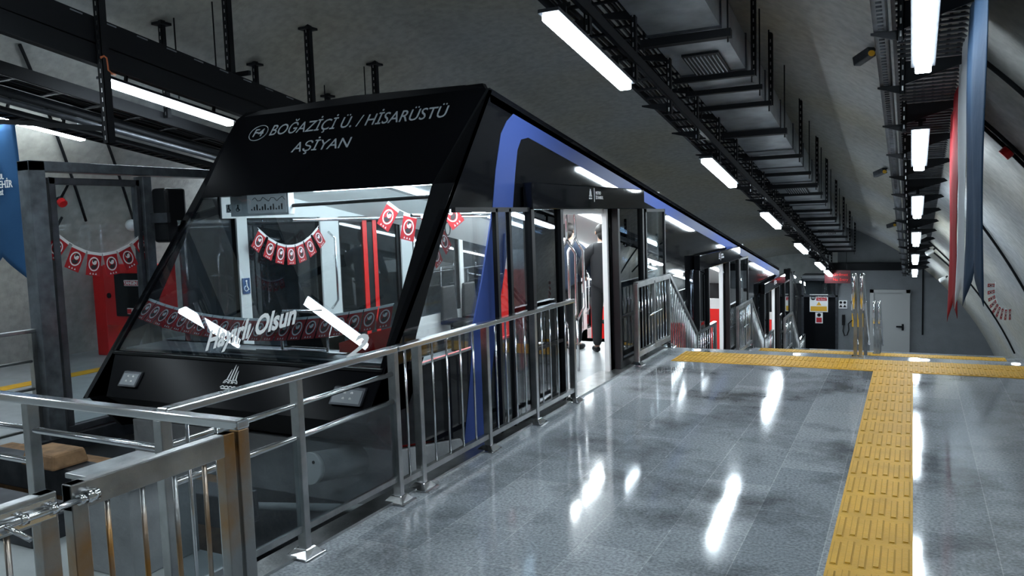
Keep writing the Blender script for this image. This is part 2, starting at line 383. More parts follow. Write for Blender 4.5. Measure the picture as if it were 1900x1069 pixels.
b = MB(); b.box(-3.06, -2.49, 27.87, 27.895, -1.52, -.93); b.cur = 1; b.box(-2.85, -2.52, 27.865, 27.87, -1.14, -.96); b.cur = 2; b.box(-3.03, -2.52, 27.865, 27.87, -1.49, -1.33)
b.prism([(-2.85, -1.3), (-2.69, -1.3), (-2.77, -1.17)], 27.865, 27.87, 1); b.cur = 3; b.tube([(-2.95, 27.87, -1.05), (-2.95, 27.862, -1.05)], .075, 16); b.cur = 0; b.box(-3.0, -2.9, 27.858, 27.863, -1.06, -1.04)
part('notice_board', b, ['decal', 'redsign', 'yellowsign', 'blackmatt'], t)
text_mesh('lettering', 'GİRİLMEZ', .075, (-2.685, 27.86, -1.05), (1, 0, 0), (0, 0, 1), 'decal', t, align='CENTER')
text_mesh('lettering', 'No Entry', .065, (-2.685, 27.86, -1.12), (1, 0, 0), (0, 0, 1), 'decal', t, align='CENTER')
b = MB(); b.box(-2.88, -2.65, 27.87, 27.895, -1.9, -1.54); b.cur = 1; b.box(-2.85, -2.68, 27.865, 27.87, -1.87, -1.71); b.cur = 2; b.tube([(-2.765, 27.87, -1.62), (-2.765, 27.862, -1.62)], .06, 16)
tag(link('small_notice', b, ['decal', 'redsign', 'blackmatt']), 'small white and red notice hung below the no entry notice', 'sign')
b = MB(); b.box(-2.17, -1.91, 27.97, 27.995, -1.4, -1.13)
b.cur = 1
for x, z in ((-2.1, -1.2), (-1.98, -1.2)): b.tube([(x, 27.97, z), (x, 27.96, z)], .045, 12)
for x in (-2.1, -1.98): b.prism([(x-.055, -1.36), (x+.055, -1.36), (x, -1.27)], 27.96, 27.97, 1)
tag(link('safety_pictogram_board', b, ['decal', 'blackmatt']), 'white board of four black pictograms on the end wall', 'sign')
t = thing('wall_telephone', 'black wall telephone with a curly cord beside the glazed door', 'telephone', (-2.0, 27.9, -1.8))
b = MB(); b.box(-2.06, -1.97, 27.9, 28, -1.95, -1.6); part('handset', b, 'blackmatt', t, .01)
b = MB(); b.tube([(-2.01, 27.93, -1.95), (-2.03, 27.93, -2.15), (-1.98, 27.93, -2.3), (-1.9, 27.93, -2.28), (-1.85, 27.93, -2.1), (-1.87, 27.95, -1.9), (-1.75, 27.97, -1.78)], .018, 8); part('cord', b, 'blackmatt', t)
b = MB(); b.box(-1.78, -1.4, 27.96, 27.995, -1.45, -.92); b.cur = 1; b.box(-1.76, -1.42, 27.955, 27.96, -1.43, -1.25); b.cur = 2; b.box(-1.7, -1.5, 27.955, 27.96, -1.18, -1.0)
tag(link('instruction_sign', b, ['decal', 'redsign', 'greydecal']), 'white and red instruction sign behind the stair handrail', 'sign')
b = MB(); b.box(-1.76, -1.42, 27.96, 27.995, -2.0, -1.55); b.cur = 1; b.box(-1.70, -1.6, 27.95, 27.96, -1.7, -1.6); b.box(-1.70, -1.6, 27.95, 27.96, -1.95, -1.85)
tag(link('yellow_sign', b, ['yellowsign', 'decal']), 'yellow sign on the end wall under the white and red sign', 'sign')
t = thing('hanging_sign', 'dark red no entry sign hanging above the glazed door', 'sign', (-2.15, 27.5, -.3))
b = MB(); b.box(-2.56, -1.78, 27.48, 27.54, -.52, -.1); part('sign_panel', b, 'redsigndark', t)
text_mesh('lettering', 'Girilmez', .13, (-2.3, 27.475, -.28), (1, 0, 0), (0, 0, 1), 'red', t); text_mesh('lettering', 'No Entry', .12, (-2.3, 27.475, -.44), (1, 0, 0), (0, 0, 1), 'red', t)
b = MB(); b.bar((-2.45, 27.51, -.1), (-2.45, 27.51, .6), .015); b.bar((-1.9, 27.51, -.1), (-1.9, 27.51, .6), .015); b.box(-2.5, -1.85, 27.5, 28.0, .58, .62); part('hanger', b, 'dark', t)
b = MB(); b.box(.28, .33, 27.97, 28, -2.2, -.1); tag(link('cable_conduit', b, 'dark'), 'thin dark conduit on the end wall right of the door', 'conduit')

# ------------------------------------------------------------------ lamps
up_ = Vector((0, 0, 1))
def lamp_proto():
    t = thing('tube_lamp', 'x', 'lamp', (0, 0, 0), 'tube lamps'); u = Vector((0, 1, -S)).normalized(); L = 1.77
    a = -u*L/2; e = u*L/2; n = Vector((0, S, 1)).normalized()
    b = MB(); b.bar(a+n*.05, e+n*.05, .17, .03); part('housing', b, 'darkgal', t, .004)
    b = MB(); b.bar(a*.985+n*.006, e*.985+n*.006, .112, .056); part('diffuser', b, 'lampout', t, .012)
    b = MB()
    for q in (-.6, .6): b.bar(u*q+n*.06, u*q+n*.2, .04, .02); b.bar(u*q+n*.2+Vector((-.05, 0, 0)), u*q+n*.2+Vector((.05, 0, 0)), .03, .015, (0, 0, 1))
    part('bracket', b, 'dark', t)
    return t
LP = lamp_proto(); used = []
def put_lamp(x, y, ref, label):
    o = LP if not used else copy_tree(LP); used.append(o)
    o.location = (x, y, ref-S*y); o['label'] = label; return o
for i, y in enumerate([-5.5, -1.6, 2.3, 6.10, 9.75, 13.5, 17.3, 21.05, 24.7]):
    put_lamp(.06, y, 4.03, ('lit tube lamp under the right hand cable tray, %s from the end wall' % ORD[8-i]))
for i, y in enumerate([-3.0, 1.8, 6.25, 11.1, 15.5, 20.0, 24.3, 26.8]):
    put_lamp(-2.38, y, 4.2, ('lit tube lamp over the near platform edge, %s from the end wall' % ORD[7-i]))
for i, y in enumerate([-2.6, 1.9, 6.42, 11.0, 15.5, 20.0, 24.4, 28.8, 33.2, 37.6]):  # last lamps added, hidden behind the car, to brighten the far ceiling
    put_lamp(-7.57, y, 4.35, ('lit tube lamp left of the car roof, %s from the far end' % ORD[9-i]))
for i, y in enumerate([-2.0, 2.0, 5.75, 9.9, 14, 18, 22, 26, 30, 34, 38]):  # far end of this row also added, unseen, to light the vault there
    put_lamp(-9.45, y, 4.15, ('lit tube lamp over the opposite platform, %s from the far end' % ORD[10-i]))

for i, (a, c) in enumerate([((-6.724, 3.752, 3.888), (-5.999, 3.124, 3.991)), ((-8.521, 3.758, 3.488), (-7.713, 3.264, 3.568))]):  # added out of view; their mirror images make the windscreen streaks
    a = Vector(a); c = Vector(c); t = thing('tube_lamp', ['lit tube lamp set askew over the car nose, mirrored right of the windscreen lettering', 'lit tube lamp set askew over the pit, mirrored left of the windscreen lettering'][i], 'lamp', (a+c)/2)
    b = MB(); b.bar(a, c, .13, .03, (1, 1, 0)); part('diffuser', b, 'lampout', t); b = MB(); b.bar(a+up_*.05, c+up_*.05, .14, .05, (1, 1, 0)); part('housing', b, 'darkgal', t)
    b = MB(); m_ = (a+c)/2; b.bar(m_+up_*.07, m_+up_*1.0, .03); part('bracket', b, 'dark', t)

# ------------------------------------------------------------------ overhead services
def perf_post(b, x, y, z0, z1, w=.045, d=.06):   # slotted channel
    b.box(x-w/2, x+w/2, y-d/2, y-d/2+.006, z0, z1); b.box(x-w/2, x-w/2+.006, y-d/2, y+d/2, z0, z1); b.box(x+w/2-.006, x+w/2, y-d/2, y+d/2, z0, z1)
    n = int((z1-z0)/.09)
    b.cur = 1
    for i in range(n): b.box(x-.006, x+.006, y-d/2-.0015, y-d/2, z0+.03+i*.09, z0+.07+i*.09)
    b.cur = 0
def vz(x, y): return VZ+math.sqrt(max(.01, VR*VR-(x-VX)**2))-S*y
def tray(name, x0, x1, r0, h, y0, y1, label, rung=.3, mats='dark', solid=False, cables=0):
    t = thing(name, label, 'cable tray', ((x0+x1)/2, y0, r0-S*y0))
    b = MB(); b.slope(x0, x0+.012, y0, y1, r0, r0+h); b.slope(x1-.012, x1, y0, y1, r0, r0+h); b.slope(x0, x0+.03, y0, y1, r0, r0+.006); b.slope(x1-.03, x1, y0, y1, r0, r0+.006); part('side_rail', b, mats, t)
    b = MB()
    if solid: b.slope(x0+.01, x1-.01, y0, y1, r0, r0+.006)
    else:
        n = int((y1-y0)/rung)
        for i in range(n): b.slope(x0+.01, x1-.01, y0+i*rung, y0+i*rung+.03, r0, r0+.02)
    o = part('rungs', b, mats, t)
    if cables:
        b = MB()
        for i in range(cables):
            x = x0+.04+(x1-x0-.08)*(i+.5)/cables
            pts = [(x+.012*math.sin(y*1.7+i), y, r0+.035+.008*math.sin(y*2.3+2*i)-S*y) for y in [y0+(y1-y0)*k/24 for k in range(25)]]
            b.tube(pts, .012+.006*((i*7) % 3)/2, 6)
        part('cables', b, 'blackmatt', t)
    return t
# near platform edge run
tray('cable_tray', -2.55, -2.28, 4.42, .1, -5, 27.6, 'lower dark cable tray carrying the lamps over the near platform edge', cables=4)
tray('cable_tray', -2.72, -2.36, 4.95, .1, -5, 27.6, 'upper dark cable tray beside the rectangular air duct', cables=5)
for i in range(19):
    y = 6.0+i*1.17
    if y > 27.3: break
    x = -2.31; t = thing('strut_hanger', '%s slotted steel hanger, counted from the camera, left of the air duct' % ORD[i], 'hanger', (x, y, vz(x, y)), 'slotted hangers beside the air duct')
    b = MB(); perf_post(b, x, y, 4.28-S*y, vz(x, y)-.002); part('channel_post', b, ['dark', 'steel'], t)
    for r, l in ((4.40, .3), (4.92, .45)):
        b = MB(); z = r-S*y; b.prism([(x-.02, z), (x-l, z), (x-l, z-.015), (x-.02, z-.09)], y-.02, y+.02, 1); part('cantilever_arm', b, 'dark', t)
# air duct
t = thing('air_duct', 'long rectangular galvanised air duct running down the tunnel ceiling', 'duct', (-1.98, 10, 3.2))
b = MB(); b.slope(-2.33, -1.63, -5, 26.5, 4.86, 5.22); part('duct_body', b, 'galv', t)
for i in range(24): b = MB(); b.slope(-2.345, -1.615, 6.0-9.6+i*1.25, 6.0-9.6+i*1.25+.03, 4.845, 5.235); part('duct_flange', b, 'darkgal', t)
for y in (8.27, 15.6, 21.5):
    g = MB(); g.slope(-2.16, -1.78, y-.0, y+.62, 4.835, 4.862); o = part('air_grille', g, 'dark', t)
    g = MB()
    for k in range(9): g.slope(-2.14+.041*k, -2.13+.041*k, y+.04, y+.58, 4.825, 4.835)
    part('grille_slats', g, 'galv', o)
ys = [7.72, 8.95, 9.45, 10.1, 11.4, 12.97, 14.27, 15.3, 16.2, 17.1, 18.2, 19.3, 20.4, 21.5, 22.6, 23.7, 24.8, 25.9]
for i, y in enumerate(ys):
    t = thing('duct_support', '%s cross bar support under the air duct, counted from the camera' % ORD[i], 'duct support', (-1.98, y, 4.8-S*y), 'cross bars under the air duct')
    big = i in (0, 4, 7, 11)
    b = MB(); b.slope(-2.42, -1.54, y-.02, y+.02+(.03 if big else 0), 4.79-(.02 if big else 0), 4.845); part('cross_bar', b, 'dark', t)
    for x in (-2.39, -1.57):
        b = MB(); b.tube([(x, y, 4.72-S*y), (x, y, vz(x, y)-.002)], .008, 6); part('threaded_rod', b, 'dark', t)
    if i % 2: 
        b = MB(); perf_post(b, -1.56, y+.1, 4.8-S*y, vz(-1.56, y)); part('channel_post', b, ['dark', 'steel'], t)
# right hand run
tray('cable_tray', -.16, .5, 4.42, .09, -5, 27.6, 'wide ladder cable tray high on the right, above the lamps', rung=.11, cables=7, mats='darkgal')
tray('cable_tray', -.27, -.17, 4.2, .08, -5, 27.6, 'narrow perforated cable tray left of the wide right hand tray', rung=.07, mats='darkgal', cables=2)
for i in range(17):
    y = 5.2+i*1.32
    if y > 27: break
    x = -.09; t = thing('tray_bracket', '%s triangular tray bracket, counted from the camera, on the right hand run' % ORD[i], 'bracket', (x, y, vz(x, y)), 'brackets of the right hand cable trays')
    b = MB(); perf_post(b, x, y, 4.12-S*y, vz(x, y)-.002); part('channel_post', b, ['dark', 'steel'], t)
    z = 4.4-S*y
    b = MB(); b.prism([(x, z), (x+.62, z), (x+.62, z-.02), (x, z-.2)], y-.012, y+.012, 1); part('triangular_arm', b, 'dark', t)
    b = MB(); b.prism([(x, z-.2), (x-.2, z-.2), (x-.2, z-.215), (x, z-.28)], y-.012, y+.012, 1); part('small_arm', b, 'dark', t)
# left hand run: deep tray stack over the car
t = thing('cable_trunking', 'deep dark cable trunking high above the left of the car', 'cable trunking', (-7.2, 5, 3.9))
b = MB(); b.slope(-7.62, -6.98, -5, 30, 4.5, 4.51); b.slope(-7.0, -6.98, -5, 30, 4.31, 4.76); b.slope(-7.62, -7.6, -5, 30, 4.5, 4.79); part('trough', b, 'dark', t)
b = MB()
for i in range(60): b.slope(-6.978, -6.97, 1+i*.35, 1.12+i*.35, 4.73, 4.742)
part('slots', b, 'galv', t)
b = MB()
for k in range(9):
    x = -7.55+.065*k; b.tube([(x+.01*math.sin(y), y, 4.56+.02*(k % 2)-S*y) for y in range(-5, 31, 2)], .022, 6)
part('cables', b, 'blackmatt', t)
tray('cable_tray', -8.55, -8.15, 4.28, .14, -5, 30, 'dark cable tray above the gap between the car and the opposite platform', cables=5, rung=.5)
tray('cable_tray', -9.0, -8.75, 4.05, .07, -5, 30, 'thin perforated tray above the lamps of the opposite platform', cables=2, rung=.12)
for i, (x, r, rad, y0) in enumerate([(-8.45, 4.18, .035, -5), (-8.7, 4.18, .028, -5), (-9.3, 4.5, .05, -5), (-8.05, 4.0, .03, 3)]):
    b = MB(); b.tube([(x, y0, r-S*y0), (x, 30, r-S*30)], rad, 10); tag(link('ceiling_pipe', b, 'darkgal' if i % 2 else 'dark'), ['dark pipe clipped under the middle cable tray', 'slim dark pipe left of the middle cable tray', 'thick pipe nearest the opposite wall', 'slim pipe hanging lowest beside the car roof'][i], 'pipe', 'pipes over the opposite platform')
for i, y in enumerate([2.4, 3.85, 5.3, 7.0, 8.4, 9.85, 11.4, 12.9]):
    x = -6.93 if i == 2 else -7.22
    y = 5.12 if i == 2 else y
    t = thing('strut_hanger', '%s heavy slotted post, counted from the camera, holding the left hand trunking' % ORD[i], 'hanger', (x, y, vz(x, y)), 'posts of the left hand trunking')
    b = MB(); perf_post(b, x, y, 2.73 if i == 2 else 4.79-S*y, vz(x, y)+.02, .075, .08); part('channel_post', b, ['dark', 'steel'], t)
    b = MB(); b.box(x-.09, x+.09, y-.09, y+.09, vz(x, y)-.05, vz(x, y)-.02); part('base_plate', b, 'dark', t)
    b = MB(); b.bar((x, y, 3.7-S*y), (x-1.95, y, 3.95-S*y), .04, .05, (0, 1, 0)) if i == 2 else b.bar((x-.4, y, 4.82-S*y), (x+.3, y, 4.82-S*y), .04, .05, (0, 1, 0)); part('cross_arm', b, 'dark', t)
for i, (x, y) in enumerate([(-8.1, 6.8), (-8.1, 8.3), (-8.1, 9.8)]):
    t = thing('short_hanger', '%s short slotted post, counted from the camera, over the middle cable tray' % ORD[i], 'hanger', (x, y, vz(x, y)), 'short posts over the middle cable tray')
    b = MB(); perf_post(b, x, y, 4.35-S*y, vz(x, y)-.002, .06, .06); part('channel_post', b, ['dark', 'steel'], t)
    b = MB(); b.box(x-.08, x+.08, y-.08, y+.08, vz(x, y)-.06, vz(x, y)-.03); part('base_plate', b, 'dark', t)
for i, (x, y) in enumerate([(-8.0, 6.9), (-7.56, 7.1), (-7.99, 9.6), (-7.38, 9.8)]):
    b = MB(); b.tube([(x, y, 4.6-S*y), (x, y, vz(x, y))], .009, 6); tag(link('threaded_rod', b, 'dark'), 'thin threaded rod hanging from the vault above the left trays, %s from the left' % ORD[i], 'rod', 'rods over the left hand trays')
b = MB(); b.tube([(-6.9, 5.074, 3.53), (-6.9, 5.103, 3.55), (-6.9, 5.13, 3.534), (-6.9, 5.136, 3.474), (-6.9, 5.138, 3.424), (-6.9, 5.17, 3.398), (-6.95, 5.25, 3.40)], .012, 8); tag(link('orange_cable', b, 'orange'), 'orange cable loop at the near end of the lamp left of the car', 'cable')
b = MB(); b.tube([(-8.9, 6.2, 3.11), (-8.9, 6.2, 3.15)], .13, 20); b.tube([(-8.9, 6.2, 3.15), (-8.9, 6.2, 3.3)], .03, 8); tag(link('smoke_detector', b, 'whiteglow'), 'round white detector under the thin tray of the opposite platform', 'detector')

for i, y in enumerate([29.8, 33.5, 37.2]):  # added in the lower tunnel to brighten its ceiling and far wall
    put_lamp(-3.9, y, 4.4, 'lit tube lamp deep in the tunnel beyond the end wall, %s from the end wall' % ORD[i])
# ------------------------------------------------------------------ wall fittings on the vault
def vp_from(x, y, off=0):
    """point on the right or left vault surface at across-position x"""
    r = VR-off; return Vector((x, y, VZ+math.sqrt(max(.01, r*r-(x-VX)**2))-S*y))
def on_angle(deg, y, off=0):
    a = math.radians(deg); r = VR-off; return Vector((VX+r*math.sin(a), y, VZ+r*math.cos(a)-S*y))
def xdeg(x): return math.degrees(math.asin((x-VX)/VR))
for i, (xa, ya, xb, yb) in enumerate([(.40, 7.6, 1.2, 7.7), (.45, 9.1, 1.5, 9.3), (.50, 9.3, 1.5, 9.5), (.92, 13.9, 1.75, 15.3), (.05, 20.5, 2.22, 21.97), (-.1, 22.0, .95, 21.9)]):
    b = MB(); pts = []
    for k in range(17):
        f = k/16; x = xa+(xb-xa)*f; y = ya+(yb-ya)*f; pts.append(on_angle(xdeg(x), y, .03))
    b.tube(pts, .02, 8); tag(link('wall_conduit', b, 'dark'), ['topmost', 'second highest', 'third highest', 'fourth highest', 'long curved', 'short far'][i]+' dark conduit curving over the right hand vault', 'conduit', 'conduits on the right hand vault')
def strobe(x, y, side, label, m='redbox'):
    p = on_angle(xdeg(x) if side > 0 else -xdeg(2*VX-x), y, 0); a = math.radians(xdeg(x)) if side > 0 else -math.radians(xdeg(2*VX-x))
    n = -Vector((math.sin(a), 0, math.cos(a))); t = thing('fire_alarm_beacon', label, 'alarm beacon', p, 'red alarm beacons')
    b = MB(); b.disc(p, n, .055, .04, 16); part('base', b, 'blackmatt', t)
    b = MB(); b.disc(p+n*.04, n, .062, .075, 8); part('beacon_body', b, m, t, .006)
    b = MB(); q = p+Vector((0, 0, .0)); b.bar(p+n*.02, p+n*.02+Vector((.28*-side, .06, .38)), .025); part('conduit', b, 'dark', t)
strobe(.88, 9.3, 1, 'red alarm beacon on a conduit, high on the right hand wall')
strobe(-10.98, 7.0, -1, 'red alarm beacon on the left wall, left of the steel frame')
strobe(-10.55, 6.95, -1, 'red alarm beacon on the left wall, seen through the steel frame')
for i, (x, y) in enumerate([(-.45, 9.2), (-.5, 15.3), (-.45, 21.5)]):
    p = vp_from(x, y); t = thing('security_camera', '%s dark security camera on the vault, from the camera, left of right hand tray' % ORD[i], 'security camera', p, 'cameras on the vault')
    b = MB(); b.bar(p+Vector((.35, .02, .05)), p+Vector((.0, 0, -.1)), .03); part('mount', b, 'dark', t)
    b = MB(); b.bar(p+Vector((.06, -.1, -.1)), p+Vector((-.1, .08, -.16)), .1, .09, (0, 0, 1)); part('camera_body', b, 'darkgal', t, .01)
    b = MB(); b.disc(p+Vector((.05, -.11, -.12)), (.3, -1, -.2), .03, .04, 12); part('lens', b, 'yellowsign', t)
for i, (x, y) in enumerate([(.48, 21.2), (.86, 24.5), (.3, 19.5)]):
    p = vp_from(x, y); t = thing('wall_spotlight', 'small white spotlight %s on the right hand vault' % ['left of the red flag', 'nearest the end wall', 'beneath the cable trays'][i], 'spotlight', p, 'white spotlights on the vault')
    b = MB(); b.bar(p+Vector((-.04, -.02, -.05)), p+Vector((-.2, -.06, -.14)), .11, .11); part('lamp_body', b, 'whiteglow', t, .03)
    b = MB(); b.bar(p, p+Vector((-.1, -.02, -.1)), .04); part('mount', b, 'dark', t)
p = on_angle(-xdeg(2*VX+10.66), 8.1); t = thing('wall_spotlight', 'white spotlight on the left wall seen through the steel frame', 'spotlight', p)
b = MB(); b.sphere(p+Vector((.12, -.05, -.05)), .09, 14); part('lamp_head', b, 'whiteglow', t)
b = MB(); b.bar(p+Vector((.03, .25, .55)), p+Vector((.1, -.02, 0)), .03); part('arm', b, 'dark', t)
b = MB(); b.disc(p+Vector((.15, .42, .1)), (.6, -.8, -.2), .1, .14, 20); tag(link('wall_loudspeaker', b, 'whiteglow'), 'round white loudspeaker on the left wall beside the spotlight', 'loudspeaker')
for i, (ya, yb, xa, xb) in enumerate([(5.6, 7.4, -9.0, -10.7), (6.6, 8.1, -9.3, -10.6), (5.8, 6.1, -9.6, -11.0)]):
    b = MB(); b.tube([on_angle(-xdeg(2*VX-(xa+(xb-xa)*k/10)), ya+(yb-ya)*k/10, .05) for k in range(11)], .02, 8)
    tag(link('wall_conduit', b, 'dark'), ['first', 'second', 'third'][i]+' dark conduit, from the camera, slanting down the left wall', 'conduit', 'conduits on the left wall')

# ------------------------------------------------------------------ fences
FX = -3.06
def post(b, x, y, z0, z1, wx=.06, wy=.045): b.box(x-wx/2, x+wx/2, y-wy/2, y+wy/2, z0, z1)
def shoe(t, x, y, z=0):
    b = MB(); s = .085; b.hexa([(x-s, y-s, z), (x+s, y-s, z), (x+s, y+s, z), (x-s, y+s, z), (x-.04, y-.04, z+.05), (x+.04, y-.04, z+.05), (x+.04, y+.04, z+.05), (x-.04, y+.04, z+.05)]); b.box(x-s, x+s, y-s, y+s, z-.0, z+.012)
    return part('base_cover', b, 'polish', t, .006)
# first fence with horizontal rails and glass
t = thing('guard_rail', 'steel guard rail with three horizontal rails and a glass pane at the car nose', 'railing', (FX, 3.3, 0))
for y in (3.3, 4.22):
    b = MB(); post(b, FX, y, 0, 1.02); part('post', b, 'steel', t, .004); shoe(t, FX, y)
b = MB(); b.box(FX-.035, FX+.035, 2.42, 4.235, 1.01, 1.05); part('handrail', b, 'polish', t, .008)
for z in (.87, .685):
    b = MB(); b.tube([(FX, 2.42, z), (FX, 4.22, z)], .017, 10); part('rail', b, 'polish', t)
b = MB(); b.box(FX-.012, FX+.012, 2.42, 4.22, .14, .175); part('bottom_rail', b, 'steel', t)
b = MB(); b.box(FX-.004, FX+.004, 2.45, 4.2, .17, .68); part('glass_pane', b, 'glassfence', t)
t = thing('guard_rail', 'steel baluster guard rail beside the car, ending at the open door', 'railing', (FX, 4.5, 0))
b = MB(); b.box(FX-.035, FX+.035, 4.25, 7.31, 1.01, 1.05); part('handrail', b, 'polish', t, .008)
for y in (4.5, 5.48, 6.38, 7.29):
    b = MB(); post(b, FX, y, 0, 1.02); part('post', b, 'steel', t, .004); shoe(t, FX, y)
b = MB(); b.box(FX-.02, FX+.02, 4.25, 7.29, .10, .14); part('bottom_rail', b, 'steel', t)
for a, c, n in ((4.22, 4.5, 1), (4.5, 5.48, 4), (5.48, 6.38, 4), (6.38, 7.29, 4)):
    for i in range(n):
        y = a+(c-a)*(i+1)/(n+1); b = MB(); b.tube([(FX, y, .13), (FX, y, 1.01)], .0085, 8); part('baluster', b, 'polish', t)
# transverse rails and the gate in the left corner
t = thing('guard_rail', 'steel guard rail across the head of the pit at the lower left', 'railing', (-2.58, 2.42, 0))
GX = -2.58
b = MB(); b.box(-6.9, GX+.03, 2.385, 2.455, 1.0, 1.04); part('handrail', b, 'polish', t, .008)
for z, x0 in ((.86, -6.9),):
    b = MB(); b.tube([(x0, 2.42, z), (-3.06, 2.42, z)], .017, 10); part('rail', b, 'polish', t)
b = MB(); b.tube([(-6.9, 2.42, .69), (-4.05, 2.42, .69)], .017, 10); part('rail', b, 'polish', t)
for x in (GX, -3.06, -4.05, -5.5, -6.85):
    b = MB(); b.box(x-.0275, x+.0275, 2.39, 2.45, -.0 if x > -3.1 else -.02, 1.0); part('post', b, 'rusty' if x > -3 else 'steel', t, .004)
for x in (-2.72, -2.9): 
    b = MB(); b.tube([(x, 2.42, .1), (x, 2.42, 1.0)], .0085, 8); part('baluster', b, 'polish', t)
def gate(y0, y1, label, latch=None):
    t = thing('steel_gate', label, 'gate', (GX, y0, 0), 'pair of pit gates')
    b = MB(); b.box(GX-.025, GX+.025, y0, y1, .905, 1.0); part('top_bar', b, 'steel', t, .004)
    b = MB(); b.box(GX-.025, GX+.025, y0, y1, .08, .13); part('bottom_bar', b, 'steel', t, .004)
    for y in (y0+.03, y1-.03):
        b = MB(); b.box(GX-.026, GX+.026, y-.03, y+.03, .06, 1.0); part('stile', b, 'rusty', t, .004)
    n = 4
    for i in range(n):
        y = y0+(y1-y0)*(i+1)/(n+1); b = MB(); b.tube([(GX, y, .12), (GX, y, .94)], .010, 8); part('baluster', b, 'rusty', t)
    return t
gate(1.64, 2.37, 'right leaf of the stained steel gate, hinged at the corner post')
g2 = gate(.80, 1.59, 'left leaf of the stained steel gate, carrying the sliding bolt')
b = MB(); b.box(GX+.026, GX+.034, 1.28, 1.58, .915, .985); part('bolt_plate', b, 'polish', g2, .003)
b = MB(); b.tube([(GX+.05, 1.33, .95), (GX+.05, 1.70, .95)], .012, 10)
for y in (1.36, 1.46, 1.56, 1.66): b.tube([(GX+.05, y-.012, .95), (GX+.05, y+.012, .95)], .019, 10)
part('sliding_bolt', b, 'polish', g2)
b = MB(); b.tube([(GX+.055, 1.40, .95), (GX+.09, 1.41, .935), (GX+.10, 1.45, .895)], .009, 8); part('bolt_handle', b, 'polish', g2)
b = MB(); b.tube([(GX+.045, 1.675, .95), (GX+.045, 1.72, .95)], .024, 12); tag(link('bolt_keeper', b, 'polish'), 'round steel bolt keeper on the right gate leaf', 'bolt keeper')
# far-side fence at the opposite platform edge
t = thing('guard_rail', 'steel guard rail on the opposite platform left of the steel frame', 'railing', (-6.98, 4.2, 0))
b = MB(); b.box(-7.02, -6.96, -1, 4.35, 1.0, 1.035); part('handrail', b, 'steel', t, .006)
for z in (.75, .5, .14):
    b = MB(); b.tube([(-6.99, -1, z), (-6.99, 4.3, z)], .015, 8); part('rail', b, 'steel', t)
for y in (4.25, 2.9, 1.5):
    b = MB(); post(b, -6.99, y, 0, 1.0); part('post', b, 'steel', t)
# stage fences: gate by the door, sloped stair rail, level rail
for k in range(3):
    oy, oz = DY*k, DZ*k; w_ = ['upper landing', 'second landing', 'third landing'][k]
    y0, y1 = 9.36, 10.80
    if k == 2: y1 = 10.7
    t = thing('baluster_gate', 'steel baluster gate leaf beside the car door on the %s' % w_, 'gate', (FX, y0+oy, oz), 'baluster gates along the car')
    b = MB(); b.box(FX-.03, FX+.03, y0+oy, y1+oy, .97+oz, 1.04+oz); part('top_bar', b, 'steel', t, .004); b = MB(); b.box(FX-.03, FX+.03, y0+oy, y1+oy, .10+oz, .17+oz); part('bottom_bar', b, 'steel', t, .004)
    for y in (y0, (y0+y1)/2, y1):
        b = MB(); post(b, FX, y+oy, oz+(.0 if y == y0 else .1), 1.02+oz, .06, .05); part('post', b, 'steel', t, .004)
    for i in range(10):
        y = y0+(y1-y0)*(i+.9)/10.8; b = MB(); b.tube([(FX, y+oy, .15+oz), (FX, y+oy, .99+oz)], .009, 6); part('baluster', b, 'polish', t)
    b = MB(); b.tube([(FX+.05, y0+.4+oy, .58+oz), (FX+.05, y0+.95+oy, .60+oz)], .012, 8); part('gate_bolt', b, 'polish', t)
    shoe(t, FX, y0+oy, oz); shoe(t, FX, y1+oy, oz)
    t = thing('stair_railing', 'steel stair railing sloping down beside the car from the %s' % w_, 'railing', (FX, 10.85+oy, oz), 'stair railings along the car')
    z = lambda y: 1.03-(y-10.83)*(1.045/1.55)
    b = MB(); b.bar((FX, 10.83+oy, 1.03+oz), (FX, 12.38+oy, -.015+oz), .045, .045); part('handrail', b, 'steel', t)
    n = 15
    for i in range(n):
        y = 10.9+1.45*i/(n-1); b = MB(); zz = z(y); b.tube([(FX, y+oy, zz-.93+oz), (FX, y+oy, zz-.01+oz)], .009, 6); part('baluster', b, 'steel', t)
    if k < 2 or True:
        t = thing('guard_rail', 'level steel guard rail between stairs and car door below the %s' % w_, 'railing', (FX, 12.4+oy, oz+DZ), 'level rails along the car')
        b = MB(); b.box(FX-.03, FX+.03, 12.38+oy, 13.72+oy, -.06+oz, -.01+oz); b.box(FX-.02, FX+.02, 12.38+oy, 13.72+oy, -.93+oz, -.89+oz); part('handrail', b, 'polish', t)
        for y in (12.4, 13.7):
            b = MB(); post(b, FX, y+oy, DZ+oz, -.02+oz); part('post', b, 'steel', t)
        for i in range(8):
            y = 12.4+1.3*(i+1)/9; b = MB(); b.tube([(FX, y+oy, -.92+oz), (FX, y+oy, -.03+oz)], .009, 6); part('baluster', b, 'polish', t)
